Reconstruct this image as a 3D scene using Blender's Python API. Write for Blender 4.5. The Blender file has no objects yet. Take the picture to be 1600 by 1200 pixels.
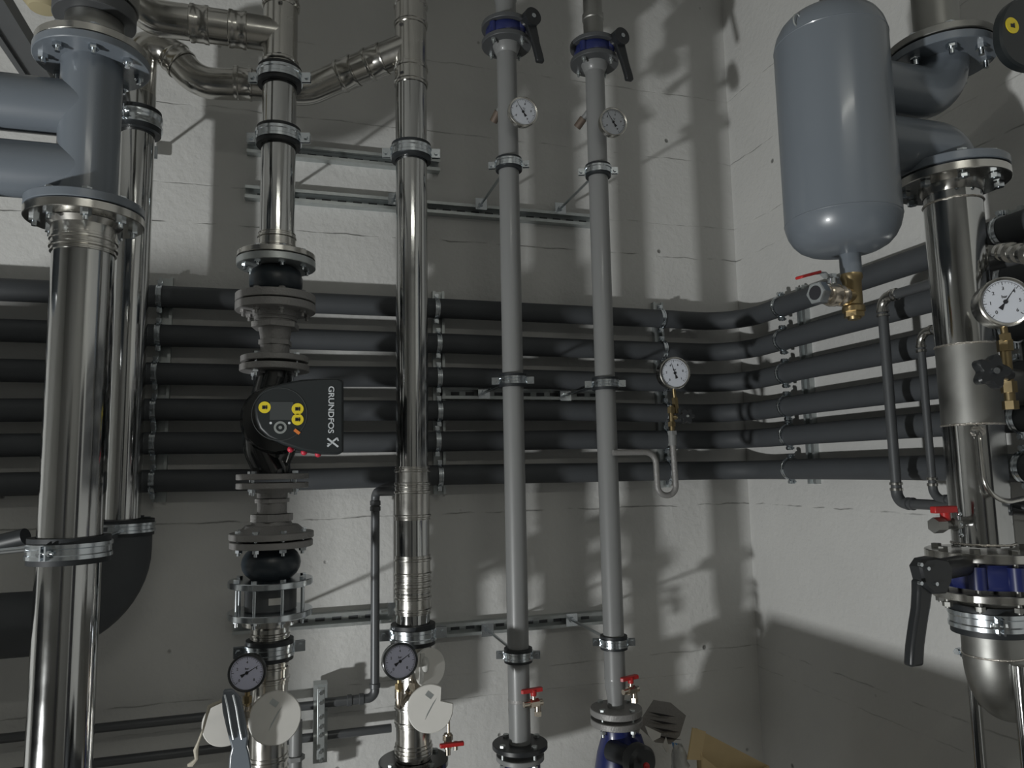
import bpy, bmesh, math, random
from mathutils import Vector, Matrix
random.seed(5)
PI = math.pi
sc = bpy.context.scene
C = sc.collection

# ------------------------------------------------------------------ camera
FPX, H = 1150.0, 1.9
YAW, PIT, ROL = map(math.radians, (16.7, 6.5, -1.1))
fw = Vector((math.sin(YAW)*math.cos(PIT), math.cos(YAW)*math.cos(PIT), math.sin(PIT)))
r0 = Vector((math.cos(YAW), -math.sin(YAW), 0)); u0 = r0.cross(fw)
rt = r0*math.cos(ROL) + u0*math.sin(ROL); up = -r0*math.sin(ROL) + u0*math.cos(ROL)
cam = bpy.data.cameras.new('camera'); co = bpy.data.objects.new('camera', cam); C.objects.link(co)
cam.sensor_fit = 'HORIZONTAL'; cam.sensor_width = 36; cam.lens = FPX/1600*36; cam.clip_start = .02
mw = Matrix((rt, up, -fw)).transposed().to_4x4(); mw.translation = (0, 0, H)
co.matrix_world = mw
sc.camera = co

def ray(px, py): return rt*((px-800)/FPX) + up*((600-py)/FPX) + fw
def at(px, py, Y):
    d = ray(px, py); t = Y/d.y; return Vector((d.x*t, Y, H+d.z*t))
def atx(px, py, X):
    d = ray(px, py); t = X/d.x; return Vector((X, d.y*t, H+d.z*t))
def zz(X, Y, py):
    q = Vector((X, Y, 0)); k = 600-py
    return H + (k*q.dot(fw) - FPX*q.dot(up))/(FPX*up.z - k*fw.z)

# ------------------------------------------------------------------ light and exposure
w = bpy.data.worlds.new('world'); sc.world = w; w.use_nodes = True
w.node_tree.nodes['Background'].inputs[0].default_value = (.5, .55, .6, 1)
w.node_tree.nodes['Background'].inputs[1].default_value = .05
sc.view_settings.view_transform = 'Standard'; sc.view_settings.look = 'None'
sc.view_settings.gamma = 1; sc.view_settings.use_curve_mapping = False
sc.view_settings.exposure = 0.0
LIGHT = Vector((-2.96, -.25, .38))
def area(name, loc, target, sx, sy, power, col):
    l = bpy.data.lights.new(name, 'AREA'); l.shape = 'RECTANGLE'; l.size = sx; l.size_y = sy; l.energy = power; l.color = col
    o = bpy.data.objects.new(name, l); C.objects.link(o); o.location = loc
    o.rotation_euler = (Vector(target)-Vector(loc)).to_track_quat('-Z', 'Y').to_euler(); return o
area('floodlight_beam', LIGHT, (0.6, 2.2, 2.2), .15, .15, 108, (.985, 1, .99))
area('fill_lamp_light', (.3, -1.3, 3.70), (.3, -1.3, 0), 1.2, .12, 14, (1, .99, .90))  # added fill that lifts the ambient level, no known source

# ------------------------------------------------------------------ materials
def mat(name, col, rough=.5, metal=0.0, noise=0, nscale=20, bump=0, bscale=60, rvar=0, coat=0, emis=None):
    m = bpy.data.materials.new(name); m.use_nodes = True; nt = m.node_tree; b = nt.nodes['Principled BSDF']
    b.inputs['Base Color'].default_value = (*col, 1); b.inputs['Roughness'].default_value = rough; b.inputs['Metallic'].default_value = metal
    if coat: b.inputs['Coat Weight'].default_value = coat; b.inputs['Coat Roughness'].default_value = .12
    if noise or bump or rvar:
        tc = nt.nodes.new('ShaderNodeTexCoord'); n = nt.nodes.new('ShaderNodeTexNoise'); n.inputs['Scale'].default_value = nscale; n.inputs['Detail'].default_value = 5
        nt.links.new(tc.outputs['Object'], n.inputs['Vector'])
    if noise:
        mx = nt.nodes.new('ShaderNodeMix'); mx.data_type = 'RGBA'
        mx.inputs[6].default_value = (*[c*(1-noise) for c in col], 1); mx.inputs[7].default_value = (*[min(1, c*(1+noise)) for c in col], 1)
        nt.links.new(n.outputs['Fac'], mx.inputs[0]); nt.links.new(mx.outputs[2], b.inputs['Base Color'])
    if rvar:
        mr = nt.nodes.new('ShaderNodeMapRange'); mr.inputs['From Min'].default_value = .3; mr.inputs['From Max'].default_value = .7
        mr.inputs['To Min'].default_value = max(.02, rough-rvar); mr.inputs['To Max'].default_value = rough+rvar
        nt.links.new(n.outputs['Fac'], mr.inputs['Value']); nt.links.new(mr.outputs[0], b.inputs['Roughness'])
    if bump:
        n2 = nt.nodes.new('ShaderNodeTexNoise'); n2.inputs['Scale'].default_value = bscale; n2.inputs['Detail'].default_value = 4
        nt.links.new(tc.outputs['Object'], n2.inputs['Vector'])
        bp = nt.nodes.new('ShaderNodeBump'); bp.inputs['Strength'].default_value = bump; bp.inputs['Distance'].default_value = .004
        nt.links.new(n2.outputs['Fac'], bp.inputs['Height']); nt.links.new(bp.outputs[0], b.inputs['Normal'])
    if emis: b.inputs['Emission Color'].default_value = (*col, 1); b.inputs['Emission Strength'].default_value = emis
    return m

def wallmat(name, axis, col):
    m = mat(name, col, .75); nt = m.node_tree; b = nt.nodes['Principled BSDF']
    N = lambda t: nt.nodes.new(t)
    tc = N('ShaderNodeTexCoord'); sep = N('ShaderNodeSeparateXYZ'); nt.links.new(tc.outputs['Object'], sep.inputs[0])
    nz = N('ShaderNodeTexNoise'); nz.inputs['Scale'].default_value = 3.5; nz.inputs['Detail'].default_value = 6; nt.links.new(tc.outputs['Object'], nz.inputs['Vector'])
    nf = N('ShaderNodeTexNoise'); nf.inputs['Scale'].default_value = 55; nf.inputs['Detail'].default_value = 4; nt.links.new(tc.outputs['Object'], nf.inputs['Vector'])
    ma = lambda op, a, bb: (lambda n: ([setattr(n, 'operation', op)] + [nt.links.new(s, n.inputs[i]) if hasattr(s, 'links') else setattr(n.inputs[i], 'default_value', s) for i, s in enumerate((a, bb))], n.outputs[0])[1])(N('ShaderNodeMath'))
    nw = N('ShaderNodeTexNoise'); nw.inputs['Scale'].default_value = 9; nw.inputs['Detail'].default_value = 8; nt.links.new(tc.outputs['Object'], nw.inputs['Vector'])
    zw = ma('ADD', sep.outputs['Z'], ma('MULTIPLY', ma('SUBTRACT', nw.outputs['Fac'], .5), .020))
    # seams left by the formwork boards, broken up along their length
    h = None
    gate = N('ShaderNodeTexNoise'); gate.inputs['Scale'].default_value = 11; gate.inputs['Detail'].default_value = 3; nt.links.new(tc.outputs['Object'], gate.inputs['Vector'])
    gt = N('ShaderNodeMapRange'); gt.inputs['From Min'].default_value = .42; gt.inputs['From Max'].default_value = .6; nt.links.new(gate.outputs['Fac'], gt.inputs['Value'])
    for z0, wd, am in ((2.675, .003, 1), (1.755, .003, 1), (3.06, .003, .7), (2.80, .003, .5), (1.245, .003, .6), (3.32, .003, .6), (2.45, .003, .4), (1.17, .002, .5)):
        d = ma('ABSOLUTE', ma('SUBTRACT', zw, z0), 0.0)
        s = N('ShaderNodeMapRange'); s.inputs['From Min'].default_value = 0; s.inputs['From Max'].default_value = wd; s.inputs['To Min'].default_value = am; s.inputs['To Max'].default_value = 0
        nt.links.new(d, s.inputs['Value']); h = s.outputs[0] if h is None else ma('ADD', h, s.outputs[0])
    h = ma('MULTIPLY', h, gt.outputs[0])
    # small pits
    vo = N('ShaderNodeTexVoronoi'); vo.inputs['Scale'].default_value = 5.5; nt.links.new(tc.outputs['Object'], vo.inputs['Vector'])
    pit = N('ShaderNodeMapRange'); pit.inputs['From Min'].default_value = .022; pit.inputs['From Max'].default_value = .05; pit.inputs['To Min'].default_value = 1; pit.inputs['To Max'].default_value = 0
    nt.links.new(vo.outputs['Distance'], pit.inputs['Value'])
    dark = ma('MINIMUM', ma('ADD', ma('MULTIPLY', h, .55), ma('MULTIPLY', pit.outputs[0], .8)), 1.0)
    mx = N('ShaderNodeMix'); mx.data_type = 'RGBA'; mx.inputs[6].default_value = (*[c*.9 for c in col], 1); mx.inputs[7].default_value = (*[c*1.08 for c in col], 1)
    nt.links.new(nz.outputs['Fac'], mx.inputs[0])
    mx2 = N('ShaderNodeMix'); mx2.data_type = 'RGBA'; mx2.inputs[7].default_value = (.1, .1, .095, 1)
    nt.links.new(dark, mx2.inputs[0]); nt.links.new(mx.outputs[2], mx2.inputs[6]); nt.links.new(mx2.outputs[2], b.inputs['Base Color'])
    hh = ma('ADD', ma('MULTIPLY', nf.outputs['Fac'], .5), ma('ADD', ma('MULTIPLY', nz.outputs['Fac'], 1.2), ma('MULTIPLY', dark, -1.2)))
    bp = N('ShaderNodeBump'); bp.inputs['Strength'].default_value = .8; bp.inputs['Distance'].default_value = .006
    nt.links.new(hh, bp.inputs['Height']); nt.links.new(bp.outputs[0], b.inputs['Normal'])
    return m

MAT = dict(
    wall=wallmat('painted_concrete', 0, (.58, .58, .565)),
    floor=mat('floor_concrete', (.30, .29, .27), .7, noise=.2, nscale=4),
    ceil=mat('ceiling_concrete', (.34, .34, .325), .8, noise=.1, nscale=3),
    steel=mat('polished_stainless', (.50, .505, .50), .11, 1, rvar=.03, nscale=14),
    fit=mat('fitting_stainless', (.55, .54, .51), .22, 1, rvar=.06, nscale=25),
    dull=mat('dull_stainless', (.32, .32, .305), .5, 1, noise=.4, nscale=9, rvar=.1),
    bead=mat('weld_bead', (.78, .74, .68), .25, 1, bump=.8, bscale=260),
    galv=mat('zinc_plated', (.62, .66, .69), .22, 1, noise=.03, nscale=30),
    galvd=mat('galvanised_rail', (.50, .53, .53), .42, .85, noise=.18, nscale=50),
    grey=mat('grey_painted_steel', (.20, .205, .205), .42, 0, noise=.06, nscale=8, coat=.15),
    cast=mat('grey_cast_iron', (.26, .255, .25), .5, .35, bump=.4, bscale=180),
    lav=mat('bluish_grey_paint', (.15, .172, .198), .32, 0, noise=.03, nscale=5, coat=.3),
    ins=mat('black_foam_insulation', (.055, .060, .066), .65, 0, noise=.15, nscale=10, bump=.15, bscale=30),
    rub=mat('black_rubber', (.014, .017, .02), .5),
    rubj=mat('rubber_bellows', (.022, .03, .038), .35),
    blk=mat('black_plastic', (.02, .022, .024), .38),
    pump=mat('black_enamel', (.012, .014, .015), .18, 0, coat=.6),
    head=mat('pump_head_plastic', (.017, .021, .023), .42),
    glossp=mat('dark_display', (.06, .066, .068), .3),
    brass=mat('brass', (.40, .31, .17), .33, 1, noise=.15, nscale=40),
    nick=mat('nickel_brass', (.62, .55, .46), .25, 1),
    red=mat('red_plastic', (.42, .02, .02), .4),
    dot=mat('red_plug', (.55, .03, .06), .4),
    orange=mat('orange_light_ring', (.75, .22, .05), .4),
    blue=mat('blue_epoxy', (.013, .020, .10), .35, 0, coat=.2),
    yel=mat('yellow_sticker', (.78, .62, .03), .5),
    white=mat('white_plastic', (.62, .61, .58), .45, noise=.05, nscale=30),
    dial=mat('dial_face', (.66, .69, .75), .5),
    diald=mat('dial_face_dusty', (.64, .65, .80), .5),
    ink=mat('black_ink', (.02, .02, .025), .6),
    letter=mat('white_print', (.62, .65, .68), .5),
    card=mat('cardboard', (.55, .42, .23), .8, noise=.12, nscale=15),
    poly=mat('clear_plastic_bag', (.5, .5, .48), .25, noise=.3, nscale=20, bump=1, bscale=30),
    rag=mat('cream_string', (.45, .42, .35), .8),
    beige=mat('beige_foam', (.38, .33, .2), .8),
    bluep=mat('blue_print_plastic', (.08, .2, .4), .5),
    greyd=mat('dark_zinc_and_shaded_grey', (.095, .10, .105), .4, .3, noise=.08, nscale=20),
    brown=mat('brown_oxide', (.13, .10, .08), .6, .3, noise=.2, nscale=60),
    room=mat('dark_plaster', (.30, .30, .29), .85, noise=.1, nscale=3),
    refl_dark=mat('dark_block_paint', (.03, .03, .035), .6),  # for the dark shapes added to show in the pipe reflections
    lamp=mat('lamp_diffuser', (.9, .9, .85), .4),
    crate=mat('dark_wood_crate', (.10, .07, .045), .7, noise=.3, nscale=10),
)
gl = bpy.data.materials.new('gauge_glass'); gl.use_nodes = True; nt = gl.node_tree; nt.nodes.clear()
o_ = nt.nodes.new('ShaderNodeOutputMaterial'); mxs = nt.nodes.new('ShaderNodeMixShader'); tr = nt.nodes.new('ShaderNodeBsdfTransparent'); gs = nt.nodes.new('ShaderNodeBsdfGlossy'); fr = nt.nodes.new('ShaderNodeLayerWeight')
gs.inputs['Roughness'].default_value = .06; fr.inputs[0].default_value = .12
nt.links.new(fr.outputs[0], mxs.inputs[0]); nt.links.new(tr.outputs[0], mxs.inputs[1]); nt.links.new(gs.outputs[0], mxs.inputs[2]); nt.links.new(mxs.outputs[0], o_.inputs[0])
MAT['glass'] = gl

# ------------------------------------------------------------------ mesh helpers
ORG = {}
def frame_to(d):
    d = Vector(d).normalized(); return d.to_track_quat('Z', 'Y').to_matrix().to_4x4()
def fillet(pts, rad, n=8):
    pts = [Vector(p) for p in pts]; rads = rad if isinstance(rad, (list, tuple)) else [rad]*len(pts)
    out = [pts[0]]
    for i in range(1, len(pts)-1):
        a, b, c = pts[i-1], pts[i], pts[i+1]; d1 = (a-b).normalized(); d2 = (c-b).normalized()
        ang = d1.angle(d2)
        if ang > PI-.02 or rads[i] <= 0: out.append(b); continue
        t = min(rads[i]/math.tan(ang/2), (a-b).length*.49 if i > 1 else (a-b).length*.95, (c-b).length*.49 if i < len(pts)-2 else (c-b).length*.95)
        r = t*math.tan(ang/2); cen = b + (d1+d2).normalized()*(r/math.sin(ang/2))
        p1 = b+d1*t; p2 = b+d2*t; v1 = p1-cen; v2 = p2-cen; tot = v1.angle(v2); ax = v1.cross(v2).normalized()
        for k in range(n+1): out.append(cen + Matrix.Rotation(tot*k/n, 3, ax) @ v1)
    out.append(pts[-1]); return out

class MB:
    def __init__(s): s.v = []; s.f = []
    def add(s, vs, fs, M=None):
        b = len(s.v)
        s.v += [(M @ Vector(v)) if M is not None else Vector(v) for v in vs]
        s.f += [tuple(i+b for i in f) for f in fs]; return s
    def lathe(s, prof, M=None, seg=32):
        vs = []; fs = []; rings = []
        for r, z in prof:
            if r < 1e-6: rings.append([len(vs)]); vs.append((0, 0, z))
            else:
                rings.append(list(range(len(vs), len(vs)+seg)))
                vs += [(r*math.cos(2*PI*k/seg), r*math.sin(2*PI*k/seg), z) for k in range(seg)]
        for A, B in zip(rings, rings[1:]):
            for k in range(seg):
                k2 = (k+1) % seg
                if len(A) == 1 and len(B) == 1: continue
                if len(A) == 1: fs.append((A[0], B[k], B[k2])) if False else fs.append((A[0], B[k2], B[k]))
                elif len(B) == 1: fs.append((A[k], A[k2], B[0]))
                else: fs.append((A[k], A[k2], B[k2], B[k]))
        return s.add(vs, fs, M)
    def disc(s, c, r, z0, z1, seg=32, bev=.0015, M=None):
        T = Matrix.Translation((c[0], c[1], 0)); T = M @ T if M is not None else T
        a, b = min(z0, z1), max(z0, z1)
        return s.lathe([(0, a), (r-bev, a), (r, a+bev), (r, b-bev), (r-bev, b), (0, b)], T, seg)
    def cyl(s, p0, p1, r, seg=20, r2=None):
        p0 = Vector(p0); p1 = Vector(p1); L = (p1-p0).length; r2 = r if r2 is None else r2
        M = Matrix.Translation(p0) @ frame_to(p1-p0)
        return s.lathe([(0, 0), (r, 0), (r2, L), (0, L)], M, seg)
    def ring(s, ro, ri, z0, z1, M=None, seg=36):
        return s.lathe([(ri, z0), (ro, z0), (ro, z1), (ri, z1), (ri, z0)], M, seg)
    def tube(s, pts, r, seg=20, caps=True):
        pts = [Vector(p) for p in pts]; n = len(pts); rs = r if isinstance(r, (list, tuple)) else [r]*n
        tg = [(pts[min(i+1, n-1)]-pts[max(i-1, 0)]).normalized() for i in range(n)]
        u = tg[0].orthogonal().normalized(); vs = []; fs = []
        for i in range(n):
            if i: u = (u - tg[i]*u.dot(tg[i])).normalized()
            v = tg[i].cross(u)
            vs += [pts[i] + (u*math.cos(2*PI*k/seg) + v*math.sin(2*PI*k/seg))*rs[i] for k in range(seg)]
        for i in range(n-1):
            for k in range(seg): k2 = (k+1) % seg; fs.append((i*seg+k, i*seg+k2, (i+1)*seg+k2, (i+1)*seg+k))
        if caps: fs.append(tuple(range(seg-1, -1, -1))); fs.append(tuple((n-1)*seg+k for k in range(seg)))
        return s.add(vs, fs)
    def box(s, c, d, M=None):
        x, y, z = [a/2 for a in d]; T = Matrix.Translation(c); T = M @ T if M is not None else T
        return s.add([(i*x, j*y, k*z) for i in (-1, 1) for j in (-1, 1) for k in (-1, 1)], [(0, 1, 3, 2), (4, 6, 7, 5), (0, 4, 5, 1), (2, 3, 7, 6), (0, 2, 6, 4), (1, 5, 7, 3)], T)
    def prism(s, poly, z0, z1, M=None, bev=0):
        n = len(poly)
        vs = [(x, y, z0) for x, y in poly]+[(x, y, z1-bev) for x, y in poly]; fs = [tuple(range(n-1, -1, -1))]
        fs += [(k, (k+1) % n, n+(k+1) % n, n+k) for k in range(n)]
        if bev:
            cx = sum(p[0] for p in poly)/n; cy = sum(p[1] for p in poly)/n
            q = []
            for x, y in poly:
                d = Vector((x-cx, y-cy)); L = d.length; d = d*(max(0, L-bev)/L) if L else d; q.append((cx+d.x, cy+d.y, z1))
            vs += q; fs += [(n+k, n+(k+1) % n, 2*n+(k+1) % n, 2*n+k) for k in range(n)]; fs.append(tuple(range(2*n, 3*n)))
        else: fs.append(tuple(range(n, 2*n)))
        return s.add(vs, fs, M)
    def hex(s, c, r, z0, z1, M=None, rot=0):
        return s.prism([(c[0]+r*math.cos(PI/3*k+rot), c[1]+r*math.sin(PI/3*k+rot)) for k in range(6)], z0, z1, M)
    def ball(s, c, r, sz=1, seg=24, M=None):
        T = Matrix.Translation(c); T = M @ T if M is not None else T
        return s.lathe([(r*math.sin(PI*k/12) if 0 < k < 12 else 0, -r*sz*math.cos(PI*k/12)) for k in range(13)], T, seg)
    def build(s, name, m, parent=None, label=None, local=False, bevel=0, sharp=38, origin=None, m2=None):
        me = bpy.data.meshes.new(name)
        off = Vector((0, 0, 0))
        if parent is not None and not local: off = ORG[parent.name]
        if parent is None:
            if origin is None: origin = sum(s.v, Vector())/len(s.v); origin.z = min(v.z for v in s.v)
            off = Vector(origin)
        me.from_pydata([v-off for v in s.v], [], s.f); me.validate()
        if m2:
            for p in me.polygons:
                if p.index >= m2[1]: p.material_index = 1
        bm = bmesh.new(); bm.from_mesh(me); bmesh.ops.remove_doubles(bm, verts=bm.verts, dist=1e-6)
        bmesh.ops.recalc_face_normals(bm, faces=bm.faces)
        for e in bm.edges:
            if len(e.link_faces) == 2 and e.calc_face_angle(0) > math.radians(sharp): e.smooth = False
        for f in bm.faces: f.smooth = True
        bm.to_mesh(me); bm.free(); me.materials.append(MAT[m])
        if m2: me.materials.append(MAT[m2[0]])
        o = bpy.data.objects.new(name, me); C.objects.link(o)
        if parent is not None: o.parent = parent; ORG[o.name] = ORG[parent.name]
        else: o.location = off; ORG[o.name] = off
        if bevel: md = o.modifiers.new('bevel', 'BEVEL'); md.width = bevel; md.segments = 2; md.limit_method = 'ANGLE'
        if label: o['label'] = label
        return o

def tag(o, label, cat, group=None, kind=None):
    o['label'] = label; o['category'] = cat
    if group: o['group'] = group
    if kind: o['kind'] = kind
    return o
def thing(name, label, cat, loc, M=None, group=None):
    o = bpy.data.objects.new(name, None); C.objects.link(o); o.empty_display_size = .05
    loc = Vector(loc); ORG[o.name] = loc
    o.matrix_world = Matrix.Translation(loc) @ (M.to_4x4() if M is not None else Matrix.Identity(4))
    return tag(o, label, cat, group)
def struct(name, mb, m):
    o = mb.build(name, m); o['kind'] = 'structure'; o['label'] = name.replace('_', ' '); return o
def RX(a): return Matrix.Rotation(a, 4, 'X')
def RY(a): return Matrix.Rotation(a, 4, 'Y')
def RZ(a): return Matrix.Rotation(a, 4, 'Z')
T = Matrix.Translation

# ------------------------------------------------------------------ the room
WY, WX = 2.40, 1.63
struct('wall_back', MB().box(((WX-4.2)/2, WY+.1, 1.9), (WX+4.2+.4, .2, 3.8)), 'wall')
struct('wall_right', MB().box((WX+.1, (WY-2.6)/2, 1.9), (.2, WY+2.6, 3.8)), 'wall')
struct('wall_left', MB().box((-4.3, (WY-2.6)/2, 1.9), (.2, WY+2.6, 3.8)), 'wall')
struct('wall_front', MB().box(((WX-4.2)/2, -2.7, 1.9), (WX+4.2+.4, .2, 3.8)), 'room')
struct('floor', MB().box(((WX-4.2)/2, (WY-2.6)/2, -.05), (WX+4.6, WY+3.0, .1)), 'floor')
struct('ceiling', MB().box(((WX-4.2)/2, (WY-2.6)/2, 3.85), (WX+4.6, WY+3.0, .1)), 'ceil')

# ------------------------------------------------------------------ shared builders
def bolts(fl, cx, cy, z0, z1, rad, n, br=.009, ph=.3, m='galv', nut=True, ext=.012, M=None):
    """n bolts round a flange stack from z0 (low) to z1 (high): head above, nut and thread end below"""
    for k in range(n):
        a = ph + 2*PI*k/n; x = cx+rad*math.cos(a); y = cy+rad*math.sin(a); b = MB()
        b.hex((x, y), br, z1, z1+br*.8, M, a)
        b.hex((x, y), br, z0-br*.9, z0, M, a+.4)
        TT = T((x, y, 0)); TT = M @ TT if M is not None else TT
        b.lathe([(0, z0-ext-br*.6), (br*.5, z0-ext-br*.6), (br*.5, z1), (0, z1)], TT, 10)
        b.build('bolt', m, fl)
def flange(par, X, Y, z0, z1, r, m='cast', nb=0, br=.009, ph=.3, stack=None, bm='galv', M=None, name='flange', label=None, seg=48, ext=.012):
    f = MB().disc((X, Y), r, z0, z1, seg, M=M).build(name, m, par, label)
    if nb:
        s = stack or (z0, z1)
        bolts(f, X, Y, min(s), max(s), r*.8, nb, br, ph, bm, M=M, ext=ext)
    return f
def pipe_mb(X, Y, zs, r):
    return MB().cyl((X, Y, min(zs)), (X, Y, max(zs)), r, 48)
def bead(par, X, Y, z, r, m='fit', h=.006, name='press_bead'):
    MB().lathe([(r-.002, z-h), (r+.0005, z-h), (r+.004, z-h*.4), (r+.004, z+h*.4), (r+.0005, z+h), (r-.002, z+h)], T((X, Y, 0)), 48).build(name, m, par)
def sleeve(par, X, Y, z0, z1, r, m='fit', name='press_sleeve'):
    a, b = min(z0, z1), max(z0, z1); q = r+.0015
    MB().lathe([(r-.001, a), (q+.0012, a), (q+.0012, a+.002), (q, a+.003), (q, a+.007), (q+.0032, a+.009), (q+.0032, a+.013), (q, a+.015), (q, b-.015), (q+.0032, b-.013), (q+.0032, b-.009), (q, b-.007), (q, b-.003), (q+.0012, b-.002), (q+.0012, b), (r-.001, b)], T((X, Y, 0)), 48).build(name, m, par)

def clamp(X, Y, z, r, label, rod=None, M=None, w=.022, group=None, rub=True, ears=True, earlen=.02, rot=0.0, plate=True, name='pipe_clamp', gap=.006):
    """two-part ring clamp round a pipe, rubber lining, ear screws, rod back to its rail. local Z = pipe axis, +Y = towards the wall"""
    t = thing(name, label, 'clamp', (X, Y, z), M, group or 'ring clamps on the steel and grey pipes')
    ro = r+gap
    R = RZ(rot)
    if rub:
        MB().ring(ro, r+.0006, -w*.95, w*.95, seg=40).build('rubber_lining', 'rub', t, local=True)
    b = MB()
    prof = [(ro, -w*.55), (ro+.0035, -w*.55), (ro+.0035, -w*.28), (ro+.0015, -w*.2), (ro+.0015, w*.2), (ro+.0035, w*.28), (ro+.0035, w*.55), (ro, w*.55), (ro, -w*.55)]
    b.lathe(prof, None, 40); band = b.build('clamp_band', 'galv', t, local=True)
    if ears:
        for s in (-1, 1):
            e = MB(); e.box((s*(ro+earlen/2), -.0045, 0), (earlen, .003, w*1.0), R); e.box((s*(ro+earlen/2), .0045, 0), (earlen, .003, w*1.0), R)
            e.build('ear', 'galv', t, local=True)
            q = MB(); MM = R @ T((s*(ro+earlen*.6), 0, 0)) @ RX(PI/2)
            q.hex((0, 0), .0065, .006, .0115, MM); q.lathe([(0, -.016), (.003, -.016), (.003, .006), (0, .006)], MM, 10); q.hex((0, 0), .006, -.011, -.006, MM)
            q.build('screw', 'galv', t, local=True)
    if rod:
        MR = RX(-PI/2)
        q = MB(); q.hex((0, 0), .009, ro, ro+.022, MR); q.build('rod_nut', 'galv', t, local=True)
        q = MB(); q.lathe([(0, ro+.01), (.0045, ro+.01), (.0045, rod), (0, rod)], MR, 12); q.build('threaded_rod', 'galv', t, local=True)
        if plate:
            q = MB(); q.box((0, rod-.003, 0), (.04, .004, .04)); q.hex((0, 0), .009, rod-.014, rod-.005, MR); q.build('base_plate', 'galv', t, local=True)
    return t

def text_mesh(s, size, m, parent, M, name='lettering', ext=.0004, local=True, bold=0.0):
    cu = bpy.data.curves.new('t', 'FONT'); cu.body = s; cu.size = size; cu.extrude = ext; cu.align_x = 'CENTER'; cu.align_y = 'CENTER'; cu.offset = bold
    ob = bpy.data.objects.new('t', cu); C.objects.link(ob); bpy.context.view_layer.update()
    me = bpy.data.meshes.new_from_object(ob.evaluated_get(bpy.context.evaluated_depsgraph_get()))
    bpy.data.objects.remove(ob); bpy.data.curves.remove(cu)
    me.transform(M); me.materials.clear(); me.materials.append(MAT[m])
    o = bpy.data.objects.new(name, me); C.objects.link(o); o.parent = parent; ORG[o.name] = ORG[parent.name]; return o

def gauge(loc, r, label, yaw=0, pitch=0, roll=0, case='fit', dial='dial', needle=45, depth=.03, stem=.05, stemm='brass', nums='0123456', back=False, group=None):
    """local: dial looks along -Y, up is +Z, origin at the dial centre; stem leaves below or at the back"""
    M = RZ(yaw) @ RX(pitch) @ RY(roll)
    t = thing('pressure_gauge' if not back else 'dial_thermometer', label, 'gauge', loc, M, 'dial thermometers on the grey risers' if back else 'round pressure gauges')
    L = RX(PI/2)   # local z of the lathe -> -Y
    MB().lathe([(0, -depth), (r*.9, -depth), (r*.97, -depth*.85), (r*.97, -.004), (r*1.03, -.003), (r*1.03, .004), (r*.98, .0055), (r*.9, .0045), (r*.9, .001), (0, .001)], L, 48).build('case', case, t, local=True)
    d = MB().lathe([(0, .0012), (r*.9, .0012), (r*.9, .0016), (0, .0016)], L, 48).build('dial', dial, t, local=True)
    k = MB()
    for i in range(31):
        a = math.radians(225-270*i/30); big = i % 5 == 0
        l0, l1, wd = (r*.70 if big else r*.76), r*.83, (.0011 if big else .0005)*r/.045
        k.box(((l0+l1)/2, 0, .0019), (l1-l0, wd, .0002), L @ RZ(a))
    arc = [(r*.845*math.cos(math.radians(225-270*i/40)), r*.845*math.sin(math.radians(225-270*i/40))) for i in range(41)]
    for (x0, y0), (x1, y1) in zip(arc, arc[1:]):
        a = math.atan2(y1-y0, x1-x0); k.box(((x0+x1)/2, (y0+y1)/2, .0019), (.001, .001, .0002), L) if 0 else k.add([(x0*.99, y0*.99, .0019), (x1*.99, y1*.99, .0019), (x1*1.008, y1*1.008, .0019), (x0*1.008, y0*1.008, .0019)], [(0, 1, 2, 3)], L)
    k.build('markings', 'ink', d, local=True)
    for i, ch in enumerate(nums):
        a = math.radians(225-270*i/(len(nums)-1)); text_mesh(ch, r*.2, 'ink', d, L @ T((r*.56*math.cos(a), r*.56*math.sin(a), .0019)), 'number')
    text_mesh('bar' if not back else '°C', r*.17, 'ink', d, L @ T((0, r*.22, .0019)), 'unit_lettering')
    a = math.radians(needle); n = MB()
    n.add([(0, -.0012, .0026), (r*.72, -.0003, .0026), (r*.72, .0003, .0026), (0, .0012, .0026), (-r*.1, -.0012, .0026), (-r*.36, -.0045*r/.045, .0026), (-r*.36, .0045*r/.045, .0026), (-r*.1, .0012, .0026)], [(0, 1, 2, 3), (4, 0, 3, 7), (5, 4, 7, 6)], L @ RZ(a))
    n.lathe([(0, .0024), (r*.09, .0024), (r*.09, .0036), (0, .0036)], L, 16)
    n.build('needle', 'ink', t, local=True)
    MB().lathe([(0, .0044), (r*.9, .0044)], L, 48).build('glass', 'glass', t, local=True)
    s = MB()
    if back: s.lathe([(0, depth), (.009, depth), (.009, depth+stem*.5), (.006, depth+stem*.5), (.006, depth+stem), (0, depth+stem)], RX(-PI/2), 16)
    else:
        s.cyl((0, depth*.5, -r*.95), (0, depth*.5, -r-stem*.45), .006, 14); s.hex((0, 0), .010, -r-stem*.8, -r-stem*.35, T((0, depth*.5, 0))); s.cyl((0, depth*.5, -r-stem), (0, depth*.5, -r-stem*.7), .0065, 14)
    s.build('stem', stemm, t, local=True)
    return t

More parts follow.
